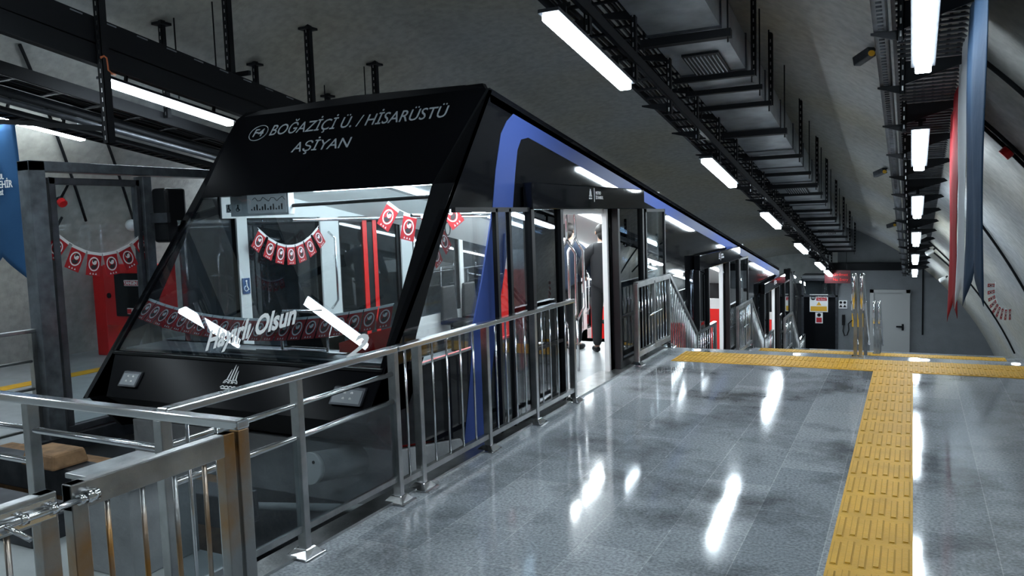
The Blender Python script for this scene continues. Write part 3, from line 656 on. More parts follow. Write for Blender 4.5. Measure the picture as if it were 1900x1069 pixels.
# stair handrails in the middle of the stairs
for k, (x, n) in enumerate([(-.60, 'nearer'), (-.62, 'farther')]):
    oy, oz = DY*k, DZ*k
    t = thing('stair_handrail', '%s free-standing double stair handrail in the middle of the stairs' % n, 'handrail', (x, 10.64+oy, oz), 'handrails in the middle of the stairs')
    for dx in (-.045, .045):
        b = MB(); b.tube([(x+dx, 10.55+oy, .62+oz), (x+dx, 10.55+oy, 1.0+oz), (x+dx, 10.62+oy, 1.04+oz), (x+dx, 10.8+oy, 1.03+oz), (x+dx, 11.9+oy, .32+oz)], .022, 10); part('handrail', b, 'polish', t)
        b = MB(); b.tube([(x+dx*1.6, 10.6+oy, .7+oz), (x+dx*1.6, 10.8+oy, .68+oz), (x+dx*1.6, 11.9+oy, -.02+oz)], .018, 8); part('lower_handrail', b, 'polish', t)
    for y, z0, z1 in ((10.64, 0, 1.02), (11.85, -.6, .34)):
        for dx in (-.03, .03):
            b = MB(); b.box(x+dx-.02, x+dx+.02, y-.025+oy, y+.025+oy, z0+oz, z1+oz); part('post', b, 'steel', t)
    b = MB(); b.box(x-.07, x+.07, 10.58+oy, 10.7+oy, oz, oz+.02); part('base_plate', b, 'polish', t)
# recessed step lights
for i, (x, y, k) in enumerate([(-1.33, 10.66, 0), (1.08, 10.66, 0), (-2.62, 10.66, 0), (.15, 10.66, 0)]):
    b = MB(); b.tube([(x, y, DZ*k+.0), (x, y, DZ*k+.008)], .045, 16); tag(link('floor_light', b, 'led'), 'small round lit floor light %s' % ['near the stair edge left of the middle handrail', 'near the stair edge at the right', 'at the stair edge beside the car railing', 'near the stair edge right of the middle handrail'][i], 'floor light', 'floor lights at the stair edges')
# steel frame at the opposite platform edge
t = thing('steel_gateway', 'tall dark grey steel frame left of the car nose', 'frame', (-6.95, 4.6, 0))
b = MB(); b.box(-7.03, -6.87, 4.27, 4.42, 0, 2.52); part('post', b, 'framesteel', t, .006)
b = MB(); b.box(-7.02, -6.88, 5.42, 5.52, 0, 2.42); part('post', b, 'framesteel', t, .006)
b = MB(); b.box(-7.03, -6.87, 4.27, 8.2, 2.43, 2.52); part('lintel', b, 'framesteel', t, .006)
b = MB(); b.box(-6.99, -6.91, 4.47, 4.53, .1, 2.38); b.box(-6.99, -6.91, 5.36, 5.40, .1, 2.38); b.box(-6.99, -6.91, 4.47, 5.4, 2.32, 2.38); b.box(-6.99, -6.91, 4.47, 5.4, .04, .1); part('leaf_frame', b, 'darkgal', t, .004)
b = MB(); b.box(-6.953, -6.947, 4.53, 5.36, .1, 2.32); part('glass_pane', b, 'glass', t)
b = MB(); b.box(-7.02, -6.88, 8.1, 8.2, 0, 2.43); b.box(-6.99, -6.91, 5.52, 8.1, .0, .1); part('post', b, 'framesteel', t)
t = thing('loudspeaker_box', 'dark hooded device on top of the frame beside the windscreen', 'loudspeaker', (-6.9, 5.8, 1.9))
b = MB(); b.box(-6.88, -6.66, 5.5, 5.75, 1.75, 2.3); part('body', b, 'blackmatt', t, .03)
b = MB(); b.box(-6.88, -6.64, 5.48, 5.52, 1.95, 2.05); part('bracket', b, 'darkgal', t)
# red fire cabinet
t = thing('fire_hose_cabinet', 'red fire hose cabinet on a leg against the left wall', 'fire cabinet', (-10.9, 7.9, 0))
b = MB(); b.box(-11.22, -10.96, 7.82, 8.3, 0, 1.38); part('leg', b, 'redbox', t, .01)
b = MB(); b.box(-10.96, -9.65, 7.82, 8.05, .47, 1.4); part('body', b, 'redbox', t, .01)
b = MB(); b.box(-10.69, -9.75, 7.79, 7.82, .62, 1.27); part('window', b, 'black', t, .02)
b = MB(); b.box(-10.45, -10.13, 7.775, 7.79, 1.08, 1.17); part('label_plate', b, 'decal', t, .02)
b = MB(); b.box(-10.44, -10.14, 7.768, 7.776, 1.09, 1.16); o = part('label_field', b, 'redsign', t, .02)
text_mesh('lettering', 'YANGIN', .075, (-10.29, 7.765, 1.102), (1, 0, 0), (0, 0, 1), 'decal', t, align='CENTER', bold=.002)
b = MB(); b.box(-10.42, -10.05, 7.775, 7.79, .66, .75); part('label_plate', b, 'decal', t, .02)
b = MB(); b.box(-10.41, -10.06, 7.768, 7.776, .67, .74); part('label_field', b, 'redsign', t, .02)
text_mesh('lettering', 'FIRE', .075, (-10.24, 7.765, .682), (1, 0, 0), (0, 0, 1), 'decal', t, align='CENTER', bold=.002)
b = MB(); b.tube([(-10.85, 7.82, .93), (-10.85, 7.80, .93)], .04, 14); part('lock', b, 'dark', t)

# ------------------------------------------------------------------ banners
def banner(name, label, pts_top, e_across, width, length, m, parts=None, notch=.28):
    t = thing(name, label, 'banner', pts_top)
    o = Vector(pts_top); e = Vector(e_across).normalized(); b = MB(); nx, nz = 12, 20; n = e.cross(Vector((0, 0, 1)))
    def P(i, j):
        u = i/nx; v = j/nz
        bottom = length-notch*(1-abs(2*u-1))
        p = o+e*(u*width)+Vector((0, 0, -v*bottom)); return p+n*(.012*math.sin(u*9+v*2)+.01*math.sin(v*7+u*3))
    vs = [P(i, j) for j in range(nz+1) for i in range(nx+1)]+[P(i, j)+n*.003 for j in range(nz+1) for i in range(nx+1)]; N = (nx+1)*(nz+1)
    fs = []
    for j in range(nz):
        for i in range(nx):
            a = j*(nx+1)+i; fs.append((a, a+1, a+nx+2, a+nx+1)); fs.append((N+a+nx+1, N+a+nx+2, N+a+1, N+a))
    for j in range(nz):
        for i in (0, nx): a = j*(nx+1)+i; fs.append((a, a+nx+1, N+a+nx+1, N+a))
    for i in range(nx):
        for j in (0, nz): a = j*(nx+1)+i; fs.append((a, a+1, N+a+1, N+a))
    b.sm = True; b._add(vs, fs); part('cloth', b, m, t)
    b = MB(); b.tube([o+Vector((0, 0, .01))-e*.02, o+e*(width+.02)+Vector((0, 0, .01))], .012, 8); part('hanging_rod', b, 'steel', t)
    b = MB()
    for f in (.1, .9): b.bar(o+e*width*f, o+e*width*f+Vector((0, 0, .45)), .008)
    part('cord', b, 'dark', t)
    return t, o, e, n
up = Vector((0, 0, 1))
t, o, e, n = banner('hanging_banner', 'blue swallowtail banner with a white city crest hanging at the left edge', (-9.98, 5.55, 3.15), (1, 0, 0), .88, 1.80, 'bannerblue')
b = MB(); emblem(b, (-9.54, 5.515, 2.63), (1, 0, 0), (0, 0, 1), .32); part('crest', b, 'decal', t)
for s_, z, sz in (('İSTANBUL', 2.53, .085), ('BÜYÜKŞEHİR', 2.43, .115), ('BELEDİYESİ', 2.35, .065)):
    text_mesh('lettering', s_, sz, (-9.54, 5.51, z), (1, 0, 0), (0, 0, 1), 'decal', t, align='CENTER', bold=.002)
t, o, e, n = banner('hanging_banner', 'blue swallowtail banner seen nearly edge-on at the upper right', (.36, 5.4, 3.55), (.0, 1.45, -.16), 1.5, 2.3, 'bannernavy')
b = MB(); emblem(b, (.375, 6.1, 2.95), (0, 1, 0), (0, 0, 1), .34); part('crest', b, 'decal', t)
for s_, z, sz in (('İSTANBUL', 2.86, .09), ('BÜYÜKŞEHİR', 2.75, .13), ('BELEDİYESİ', 2.66, .07)):
    text_mesh('lettering', s_, sz, (.378, 6.1, z), (0, 1, 0), (0, 0, 1), 'decal', t, align='CENTER')
t, o, e, n = banner('hanging_banner', 'white swallowtail banner between the red flag and the blue banner', (.36, 7.2, 3.5), (.0, 1.3, -.18), .95, 2.45, 'bannerwhite')
b = MB()
for i in range(6): b.box(.382, .386, 7.62, 7.62+.10+.04*(i % 2), 1.75+.2*i, 1.78+.2*i+.05*(i % 3))
part('printed_marks', b, 'portrait', t)
t, o, e, n = banner('hanging_flag', 'red flag with white crescent and star hanging nearly edge-on at the right', (.36, 8.4, 3.42), (0, 1.3, -.2), 1.45, 2.62, 'flagred')
cm = MB()
def cres(c, R1, dx, R2):
    A = []
    for k in range(25):
        a = math.radians(30+300*k/24); A.append((R1*math.cos(a), R1*math.sin(a)))
    for k in range(25):
        a = math.radians(323-286*k/24); A.append((dx+R2*math.cos(a), R2*math.sin(a)))
    return A
A = cres(None, .2, .05, .16)
for i in range(24):
    j = 49-i; q = [A[i], A[i+1], A[j-1], A[j]]
    cm.face([(.385, 9.0+x, 2.4+z) for x, z in q])
st = [(.26+.085*(1 if k % 2 == 0 else .4)*math.cos(math.pi*k/5), .085*(1 if k % 2 == 0 else .4)*math.sin(math.pi*k/5)) for k in range(10)]
cm.face([(.385, 9.0+x, 2.4+z) for x, z in st]); part('crescent_and_star', cm, 'decal', t)

# ------------------------------------------------------------------ bunting
def bunting(label, P0, P1, sag, n, size, e2, group='red portrait buntings', name='bunting', mats=None, up_off=.0):
    """n flags hung along a sagging cord from P0 to P1; e2 = down direction in the hanging plane"""
    P0 = Vector(P0); P1 = Vector(P1); e1 = (P1-P0); L = e1.length; e1.normalize(); e2 = Vector(e2); e2 = (e2-e1*e2.dot(e1)).normalized(); nn = e2.cross(e1)
    if nn.dot(Vector((0, 0, 1.85))-P0) < 0: nn = -nn
    t = thing(name, label, 'bunting', P0, group)
    c = lambda u: P0+e1*(u*L)+e2*(sag*4*u*(1-u))
    b = MB(); b.tube([c(k/30) for k in range(31)], .003, 5); part('cord', b, 'decal', t)
    w_, h_ = size
    for i in range(n):
        u = (i+.5)/n; p = c(u); tg = (c(min(1, u+.01))-c(max(0, u-.01))).normalized(); dn = (e2-tg*e2.dot(tg)).normalized()
        b = MB()
        Q = lambda x, y, z: p+tg*x*w_+dn*y*h_+nn*z
        def poly(pts, z0, z1):
            k = len(pts); b._add([Q(x, y, z0) for x, y in pts]+[Q(x, y, z1) for x, y in pts], [tuple(range(k)), tuple(range(2*k-1, k-1, -1))]+[(a, (a+1) % k, k+(a+1) % k, k+a) for a in range(k)])
        b.cur = 0; poly([(-.5, .1), (.5, .1), (.5, 1), (-.5, 1)], -.001, .001)
        b.cur = 1; poly([(-.5, -.02), (.5, -.02), (.5, .1), (-.5, .1)], -.001, .0015)
        for sgn in (1, -1):
            ell = lambda rx, ry, a0=0, k=18: [(rx*math.cos(2*math.pi*q/k), .50+ry*math.sin(2*math.pi*q/k)) for q in range(k)]
            b.cur = 1; poly(ell(.38, .31), .0011*sgn, .002*sgn)
            b.cur = 0; poly(ell(.31, .255), .0021*sgn, .0024*sgn)
            b.cur = 1; poly([(.02+.17*math.cos(a), .40+.13*math.sin(a)) for a in [2*math.pi*q/10 for q in range(10)]], .0025*sgn, .0028*sgn)
            b.cur = 2; poly([(-.22, .62), (-.05, .52), (.06, .56), (.2, .50), (.22, .6), (.12, .70), (-.1, .73)], .0029*sgn, .0031*sgn)
            poly([(-.13, .36), (-.06, .27), (.12, .27), (.16, .34), (.02, .35), (-.06, .44)], .0029*sgn, .0031*sgn)
            b.cur = 1
            for x in (-.2, 0, .2): poly([(x-.06, .95), (x, .87), (x+.06, .95)], .0011*sgn, .002*sgn)
        part('flag', b, ['redflag', 'decal', 'portrait'], t)
    return t
WV = (0, -.78, -1)     # down the slant of the windscreen
def wy(z): return 5.77+.78*(z-2.62)
bunting('long bunting of portrait flags across the foot of the windscreen', (-6.08, wy(1.27)+.05, 1.27), (-3.42, wy(1.27)+.05, 1.27), .17, 21, (.118, .20), WV)
bunting('bunting of six portrait flags hanging inside the tall steel frame', (-6.93, 4.50, 1.90), (-6.93, 5.42, 1.87), .21, 6, (.145, .22), (0, 0, -1))
bunting('bunting of seven portrait flags inside the car on the far window', (-6.0, 6.05, 1.87), (-6.0, 6.98, 1.87), .2, 7, (.125, .21), (0, 0, -1))
bunting('short bunting of four portrait flags at the right end of the windscreen rail', (-4.35, 6.0, 2.10), (-3.62, 6.0, 2.10), .17, 4, (.15, .24), (0, 0, -1))
bunting('bunting of three portrait flags behind the front side window', (-3.42, 5.1, 1.58), (-3.42, 5.5, 1.83), .03, 3, (.12, .19), (0, 0, -1))
bunting('bunting of portrait flags beside the red partition in the car', (-3.40, 6.5, 1.72), (-3.9, 7.1, 1.62), .05, 4, (.13, .22), (0, 0, -1))
bunting('bunting sagging on the right hand vault near the frame edge', on_angle(xdeg(1.44), 17.0, .08), on_angle(xdeg(1.75), 17.4, .08), .22, 9, (.06, .22), (0, 0, -1), 'red portrait buntings')
bunting('small distant bunting of flags on the left wall, seen through the windscreen', on_angle(-xdeg(2*VX+11.0), 10.9, .1), on_angle(-xdeg(2*VX+11.0), 11.6, .1), .1, 5, (.13, .2), (0, 0, -1))

# ------------------------------------------------------------------ the funicular car
def roofz(y): return 3.0-S*(y-6.05)
def wz(k): return 1.96+DZ*k
YE = 22.45
car = thing('funicular_car', 'long black funicular car with a blue band and a slanted windscreen', 'railway car', (-4.7, 4.2, 0))
# roof
b = MB(); x0, x1 = XF, XN
prof = [(x0, -.0), (x0+.05, .06), (x0+.25, .10), ((x0+x1)/2, .13), (x1-.25, .10), (x1-.05, .06), (x1, 0)]
ysr = [6.07, 22.45]
b.sm = False
top = [[(x, y+(0 if y < 10 else 0), roofz(y)+h-.05) for x, h in prof] for y in ysr]
n = len(prof)
vs = top[0]+top[1]+[(x, y, roofz(y)-.12) for y in ysr for x in (x0, x1)]
b._add(vs, [(i, i+1, n+i+1, n+i) for i in range(n-1)]+[(0, 2*n, 2*n+2, n), (n-1, 2*n-1, 2*n+3, 2*n+1), (2*n, 2*n+1, 2*n+3, 2*n+2), tuple(range(n))+(2*n+1, 2*n), tuple(range(n, 2*n))+(2*n+3, 2*n+2)])
part('roof', b, 'blacksatin', car)
# front: top fascia, windscreen surround, nose
def FP(x, z, off=0): return (x, wy(z)+off, z)
def strip(b, quads):
    for (xa, za, xb, zb, xc, zc, xd, zd) in quads:
        f = [FP(xa, za), FP(xb, zb), FP(xc, zc), FP(xd, zd)]; k = [(p[0], p[1]+.06, p[2]) for p in f]; b.hexa(f+k)
WT, WB = 2.17, .86
b = MB(); strip(b, [(-6.08, 2.17, -3.46, 2.17, -3.28, 2.98, -6.20, 2.98)]); fas = part('front_fascia', b, 'blacksatin', car)
b = MB(); strip(b, [(-6.20, 2.98, -3.28, 2.98, -3.34, 3.05, -6.12, 3.05)]); part('roof_lip', b, 'blacksatin', car)
b = MB(); strip(b, [(-6.08, WB, -6.13, WB, -6.2, 2.98, -6.08, WT)]); part('left_pillar', b, 'black', car)
b = MB(); strip(b, [(-3.30, WB, XN, WB, XN, 2.98, -3.46, WT)]); 
f = [FP(-3.46, WT), FP(XN, WT), FP(XN, 2.98), FP(-3.28, 2.98)]; b.hexa(f+[(p[0], p[1]+.06, p[2]) for p in f]); part('right_pillar', b, 'black', car)
b = MB(); strip(b, [(-6.08, WB, -3.30, WB, -3.46, WT, -6.08, WT)]); 
b = MB(); f = [FP(-6.08, WB, .02), FP(-3.30, WB, .02), FP(-3.46, WT, .02), FP(-6.08, WT, .02)]; b.hexa(f+[(p[0], p[1]+.012, p[2]) for p in f]); ws = part('windscreen', b, 'glasswind', car)
# nose: from windscreen foot down to the skirt
b = MB()
f = [(-5.88, 4.14, .53), (XN, 4.14, .53), (XN, wy(WB)-.02, WB), (-6.05, wy(WB)-.02, WB)]; k = [(p[0], p[1]+.5, p[2]) for p in f]; b.hexa(f+k)
f = [(-5.8, 4.42, .30), (-3.3, 4.42, .30), (XN, 4.14, .53), (-5.88, 4.14, .53)]; b.hexa(f+[(p[0], 4.6, p[2]) for p in f]); part('nose', b, 'blacksatin', car)
b = MB(); b.bar((-6.05, wy(WB)-.03, WB-.01), (XN-.01, wy(WB)-.03, WB-.01), .02, .03, (0, 0, 1)); part('windscreen_sill', b, 'blackmatt', car)
b = MB(); b.box(-6.08, -3.32, 4.5, 4.95, .84, .87); b.box(-6.08, -3.32, 4.9, 4.95, .1, .87); part('dashboard', b, 'framesteel', car)
b = MB(); b.bar((-5.0, 4.62, .89), (-3.9, 4.62, .89), .12, .02, (0, 1, 0)); b.bar((-4.6, 4.56, .91), (-3.75, 4.6, .905), .04, .01, (0, 1, 0)); part('wiper_tray', b, 'steel', car)
b = MB(); b.tube([(-4.44, 4.66, .9), (-4.47, 4.7, 1.17), (-4.44, 4.7, 1.2), (-4.05, 4.7, 1.21), (-4.0, 4.7, 1.17), (-3.98, 4.66, .9)], .012, 8); con = part('console_frame', b, 'polish', car)
b = MB(); b.box(-4.43, -4.02, 4.705, 4.72, .92, 1.19); part('console_screen', b, 'blackmatt', con)
# side walls
def under(y): return .04-S*(y-5.4)
def side(name, X, t_, near):
    b = MB(); xa, xb = (X-t_, X) if near else (X, X+t_)
    # upper band, stage by stage
    segs = [(5.26, 11.30, 0), (11.30, 17.65, 1), (17.65, YE, 2)]
    for a, c, k in segs:
        if k == 0: b.prism([(5.26, wz(0)), (c, wz(0)), (c, roofz(c)), (6.07, roofz(6.07))], xa, xb)
        else: b.prism([(a, wz(k)), (c, wz(k)), (c, roofz(c)), (a, roofz(a))], xa, xb)
    # posts and lower walls
    for k in range(3):
        oy, oz = DY*k, DZ*k
        zb = .80 if near and k == 0 else .54
        if near: posts = [(7.22, 7.31), (8.93, 9.02), (9.85, 10.12), (11.2, 11.33)]
        else: posts = [(5.84, 5.98), (7.10, 7.42), (8.70, 8.95), (10.2, 10.3), (11.2, 11.33)]
        if k: posts = posts + [(5.0, 5.25)] + ([(6.30, 6.42)] if near else [])
        for a, c in posts:
            if a+oy > YE: continue
            b.box(xa, xb, a+oy, min(c+oy, YE), .0+oz-.1, wz(k)+.01)
        a0 = 4.98 if k == 0 else 5.0
        if near: spans = [(a0 if k else 6.42, 7.31, .45), (8.93, 11.33, .45)]
        else: spans = [(a0-.25 if not k else a0, 7.42, .54), (8.70, 11.33, .54)]
        for a, c, zt in spans:
            if a+oy > YE: continue
            c2 = min(c+oy, YE)
            b.prism([(a+oy, (under(a+oy) if near else oz+.2)), (c2, (under(c2) if near else oz+.2)), (c2, zt+oz), (a+oy, zt+oz)], xa, xb)
            if not near: b.prism([(a+oy, under(a+oy)-.15), (c2, under(c2)-.15), (c2, oz+.02 if False else min(oz+.02, zt+oz)), (a+oy, oz+.02)], xa, xb)
        a, c = 7.39+oy, 8.84+oy
        b.prism([(a, under(a)-.3), (c, under(c)-.3), (c, oz-.02), (a, oz-.02)], xa, xb)
    if near:
        b.prism([(4.14, .53), (4.42, .30), (5.35, .12), (5.42, .02), (6.45, under(6.45)), (6.45, .80), (4.66, .80), (wy(.86), .86)], xa, xb)
        b.prism([(wy(.8), .8), (wy(.8)+.30, .8), (5.33, wz(0)), (wy(wz(0)), wz(0))], xa, xb)
    else:
        b.prism([(4.14, .53), (4.42, .2), (5.4, under(5.4)), (5.4, .54), (4.66, .86), (wy(.86), .86)], xa, xb)
        b.prism([(wy(.5), .5), (wy(.5)+.30, .5), (5.33, wz(0)), (wy(wz(0)), wz(0))], xa, xb)
    return part(name, b, 'black', car)
side('near_side_wall', XN, .05, True); side('far_side_wall', XF, .05, False)
# glass
def pane(X, poly, m, name='side_window'):
    b = MB(); b.prism(poly, X-.004, X+.004); return part(name, b, m, car)
for k in range(3):
    oy, oz = DY*k, DZ*k; R_ = lambda a, c, z0, z1: [(a+oy, z0+oz), (c+oy, z0+oz), (c+oy, z1+oz), (a+oy, z1+oz)]
    if k == 0: pane(XN-.02, [(wy(.8)+.29, .8), (6.06-.28, .8), (6.1, 1.96), (5.32, 1.96)], 'glass')
    else: pane(XN-.02, R_(5.25, 6.3, .45, 1.96), 'glass')
    for a, c in ((6.42, 7.22), (9.02, 9.85), (10.12, 11.2)):
        if c+oy < YE: pane(XN-.02, R_(a, c, .45, 1.96), 'glassdark' if a < 7 else 'glass')
    for a, c in ((5.17-.3*(k == 0)+.3, 5.84), (5.98, 7.10), (8.95, 10.2), (10.3, 11.2)):
        if c+oy < YE:
            pane(XF+.02, R_(a, c, .54, 1.96), 'glassfar'); pane(XF+.02, R_(a, c, .02, .2), 'glass', 'lower_window')
    # far side door: two leaves with red edges
    for a, c, r in ((7.42, 8.06, 1), (8.06, 8.70, 0)):
        if c+oy > YE: continue
        b = MB(); fr = .06
        b.box(XF+.01, XF+.04, a+oy, c+oy, oz, oz+.12); b.box(XF+.01, XF+.04, a+oy, c+oy, oz+1.9, oz+1.96); b.box(XF+.01, XF+.04, a+oy, a+oy+fr, oz, oz+1.96); b.box(XF+.01, XF+.04, c+oy-fr, c+oy, oz, oz+1.96)
        b.cur = 1; y = c-.14 if r else a+.06
        b.box(XF+.035, XF+.045, y+oy, y+.08+oy, oz+.05, oz+1.92)
        d = part('far_door_leaf', b, ['blackmatt', 'red'], car)
        b = MB(); b.box(XF+.02, XF+.028, a+fr+oy, c-fr+oy, oz+.12, oz+1.9); part('door_glass', b, 'glassfar', d)
    # near side door leaves slid open behind the platform glass
    for a, c in ((6.62, 7.30), (9.0, 9.68)):
        if c+oy > YE: continue
        b = MB(); X = XN+.02; fr = .055
        b.box(X-.015, X+.015, a+oy, c+oy, oz, oz+.12); b.box(X-.015, X+.015, a+oy, c+oy, oz+1.88, oz+1.95); b.box(X-.015, X+.015, a+oy, a+oy+fr, oz, oz+1.95); b.box(X-.015, X+.015, c+oy-fr, c+oy, oz, oz+1.95)
        d = part('door_leaf', b, 'blackmatt', car)
        b = MB(); b.box(X-.004, X+.004, a+fr+oy, c-fr+oy, oz+.12, oz+1.88); part('door_glass', b, 'glassdark', d)
    if 8.84+oy < YE:
        b = MB(); b.box(XN-.05, XN+.01, 8.86+oy, 8.91+oy, oz, oz+1.96); b.box(XN-.09, XN-.01, 7.33+oy, 7.38+oy, oz, oz+1.96); b.box(XN-.09, XN-.01, 7.39+oy, 8.84+oy, oz+1.9, oz+1.96); part('door_jamb', b, 'whiteglow', car)
        b = MB(); b.box(XN-.12, XN+.06, 7.39+oy, 8.84+oy, oz-.02, oz+.004); part('door_sill', b, 'steel', car)
# interior
for k in range(3):
    oy, oz = DY*k, DZ*k; y0 = 4.9 if k == 0 else 4.95+oy; y1 = min(11.3+oy, YE)
    b = MB(); b.box(XF+.06, XN-.06, y0, y1, oz-.05, oz); part('cabin_floor', b, 'carfloor', car)
    b = MB()
    if k < 2: b.box(XF+.06, XN-.06, y1-.02, y1, oz+DZ, oz); b.box(XF+.06, XN-.06, y1-.3, y1, oz-.05, oz+.0); part('cabin_step', b, 'whiteglow', car)
    # white liner on the far side
    b = MB(); X = XF+.055
    b.box(X, X+.02, 5.66 if k == 0 else y0, y1, 1.97+oz, 2.32+oz); 
    for a, c in ((5.84, 5.98), (7.10, 7.42), (8.70, 8.95), (10.2, 10.3), (11.2, 11.3)):
        if c+oy < YE: b.box(X, X+.02, a+oy, c+oy, .2+oz, 1.97+oz)
    for a, c in ((4.75, 7.42), (8.70, 11.3)):
        if c+oy < YE+.5: b.box(X, X+.02, a+oy, min(c+oy, YE-.1), .2+oz, .56+oz)
    part('far_wall_liner', b, 'white', car)
    b = MB(); X = XN-.075
    b.box(X, X+.02, max(y0, 5.45), y1, 1.97+oz, 2.2+oz)
    for a, c in ((7.22, 7.31), (8.93, 9.0), (9.85, 10.12), (11.2, 11.3)):
        if c+oy < YE: b.box(X, X+.02, a+oy, c+oy, .0+oz, 1.97+oz)
    part('near_wall_liner', b, 'white', car)
    # grab rails
    b = MB()
    for X in (XF+.75, XN-.75): b.tube([(X, y0+1.0, 1.93+oz), (X, y1-.2, 1.93+oz)], .016, 8)
    part('ceiling_rail', b, 'polish', car)
    for X, y in ((-3.45, 8.14), (-3.62, 8.8), (-5.6, 7.3), (-5.6, 9.0)):
        if y+oy > YE or (k == 0 and X < -5): continue
        c = Vector((X, y+oy, oz)); b = MB(); b.tube([c, c+up*.62], .018, 8); b.tube([c+up*1.62, c+up*2.2], .018, 8)
        for q in (-1, 1): b.tube([c+up*.62, c+up*.78+Vector((q*.05, q*.11, 0)), c+up*1.46+Vector((q*.05, q*.11, 0)), c+up*1.62], .017, 8)
        part('grab_pole', b, 'polish', car)
    # red and white wind screens beside the doors
    for y in (7.15 if k == 0 else 6.95, 9.12):
        for xa, xb in ((XN-.62, XN-.1), (XF+.1, XF+.62)):
            if y+oy > YE-.3 or (k == 0 and (y > 9 or xa < -4.7)): continue
            zt = 1.36 if k == 0 and y < 9 else 1.02
            b = MB(); b.box(xa, xb, y+oy, y+.03+oy, .15+oz, zt+oz); b.cur = 1; b.box(xa, xb, y+oy, y+.03+oy, zt+oz, zt+.2+oz); part('wind_partition', b, ['red', 'white'], car)
            b = MB(); b.tube([((xa if xa > -4.7 else xb), y+.015+oy, .0+oz), ((xa if xa > -4.7 else xb), y+.015+oy, 2.0+oz)], .016, 8); part('partition_pole', b, 'polish', car)
    # seats
    for X0, X1 in ((XF+.12, XF+.55), (XN-.55, XN-.12)):
        for y in (9.5, 10.1, 10.7):
            if y+oy > YE-.5 or (X0 > -4 and y < 10): continue
            b = MB(); b.box(X0, X1, y+oy, y+.42+oy, .40+oz, .46+oz); b.box(X0+.1, X1-.1, y+.1+oy, y+.3+oy, oz, .4+oz); wall = X0 if X0 < -5 else X1; s1 = 1 if X0 < -5 else -1
            b.hexa([(wall, y+oy, .44+oz), (wall+s1*.06, y+oy, .44+oz), (wall+s1*.06, y+.42+oy, .44+oz), (wall, y+.42+oy, .44+oz), (wall-.0, y+.04+oy, .95+oz), (wall+s1*.04, y+.04+oy, .95+oz), (wall+s1*.04, y+.38+oy, .95+oz), (wall, y+.38+oy, .95+oz)])
            part('seat', b, 'blackmatt', car, .02)
# red lower panel at the windscreen's right foot, with the car number
b = MB(); b.box(XN-.09, XN-.06, 4.62, 6.6, .12, .80); b.hexa([(-4.0, 4.84, .5), (XN-.08, 4.84, .5), (XN-.08, 4.87, .5), (-4.0, 4.87, .5), (-4.02, 4.84, .94), (XN-.08, 4.84, 1.13), (XN-.08, 4.87, 1.13), (-4.02, 4.87, .94)]); part('red_panel', b, 'red', car)
text_mesh('number_decal', '2', .27, (-3.62, wy(.92)-.012, .92), (1, 0, 0), (0, .78, 1), 'decal', car, bold=.006, shear=.15)
# ceiling panels follow the slope; light strips
b = MB(); h = lambda y, d: roofz(y)-d
for xa, xb, da, db in ((XF+.07, XF+.5, .72, .42), (XF+.5, XN-.5, .42, .42), (XN-.5, XN-.07, .42, .62)):
    f = [(xa, 6.2 if da < .6 else 5.9, roofz(6.2)-da), (xb, 6.2, roofz(6.2)-db), (xb, YE-.1, roofz(YE)-db), (xa, YE-.1, roofz(YE)-da)]
    f[0] = (xa, 6.0, roofz(6.0)-da); f[1] = (xb, 6.0, roofz(6.0)-db)
    b.hexa(f+[(p[0], p[1], p[2]+.02) for p in f])
f = [(XF+.07, 5.6, 2.22), (XN-.2, 5.6, 2.22), (XN-.07, 6.0, roofz(6.0)-.5), (XF+.07, 6.0, roofz(6.0)-.5)]; b.hexa(f+[(p[0], p[1]+.01, p[2]+.02) for p in f])
part('cabin_ceiling', b, 'white', car)
for X in (XF+.75, XN-.75):
    b = MB(); f = [(X-.06, 6.2, h(6.2, .445)), (X+.06, 6.2, h(6.2, .445)), (X+.06, YE-.3, h(YE-.3, .445)), (X-.06, YE-.3, h(YE-.3, .445))]; b.hexa(f+[(p[0], p[1], p[2]+.02) for p in f]); part('light_strip', b, 'strip', car)
b = MB(); b.box(-5.05, XN-.15, 5.66, 5.9, 2.19, 2.21); part('front_light_panel', b, 'strip', car)
b = MB(); b.box(XF+.05, XN-.05, YE-.05, YE, -3.4, roofz(YE)); part('rear_wall', b, 'blackmatt', car)
# transverse rail and display behind the windscreen
b = MB(); b.tube([(-5.25, 5.62, 2.06), (-3.35, 5.62, 2.08)], .017, 8); b.tube([(-5.28, 5.62, 2.06), (-5.2, 5.62, 2.06)], .045, 10); part('front_rail', b, 'dark', car)
b = MB(); b.box(-5.85, -5.12, 5.56, 5.64, 1.98, 2.21); dsp = part('route_display', b, 'whiteglow', car, .006)
b = MB(); b.box(-5.62, -5.14, 5.552, 5.56, 2.0, 2.2); part('display_screen', b, 'screen', dsp)
b = MB(); y = 5.548
for i in range(12): b.tube([(-5.55+.034*i, y, 2.13+.02*math.sin(i*1.9)), (-5.52+.034*i, y, 2.13+.02*math.sin(i*1.9+1.9))], .003, 5); b.box(-5.57+.034*i, -5.555+.034*i, y-.002, y, 2.03, 2.045+.02*(i % 3))
part('route_diagram', b, 'blackmatt', dsp)
for x in (-5.86, -5.74):
    b = MB(); b.box(x-.04, x+.04, 5.55, 5.56, 2.02, 2.10); s_ = part('pictogram', b, 'decal', dsp, .004)
    b = MB(); b.tube([(x, 5.548, 2.085), (x, 5.546, 2.085)], .009, 8); b.bar((x, 5.547, 2.075), (x+.005, 5.547, 2.05), .008); b.bar((x, 5.547, 2.055), (x+.025, 5.547, 2.04), .007)
    b.tube([(x-.005+.018*math.cos(a), 5.547, 2.045+.018*math.sin(a)) for a in [math.radians(d) for d in range(100, 400, 30)]], .003, 5); part('symbol', b, 'blackmatt', s_)
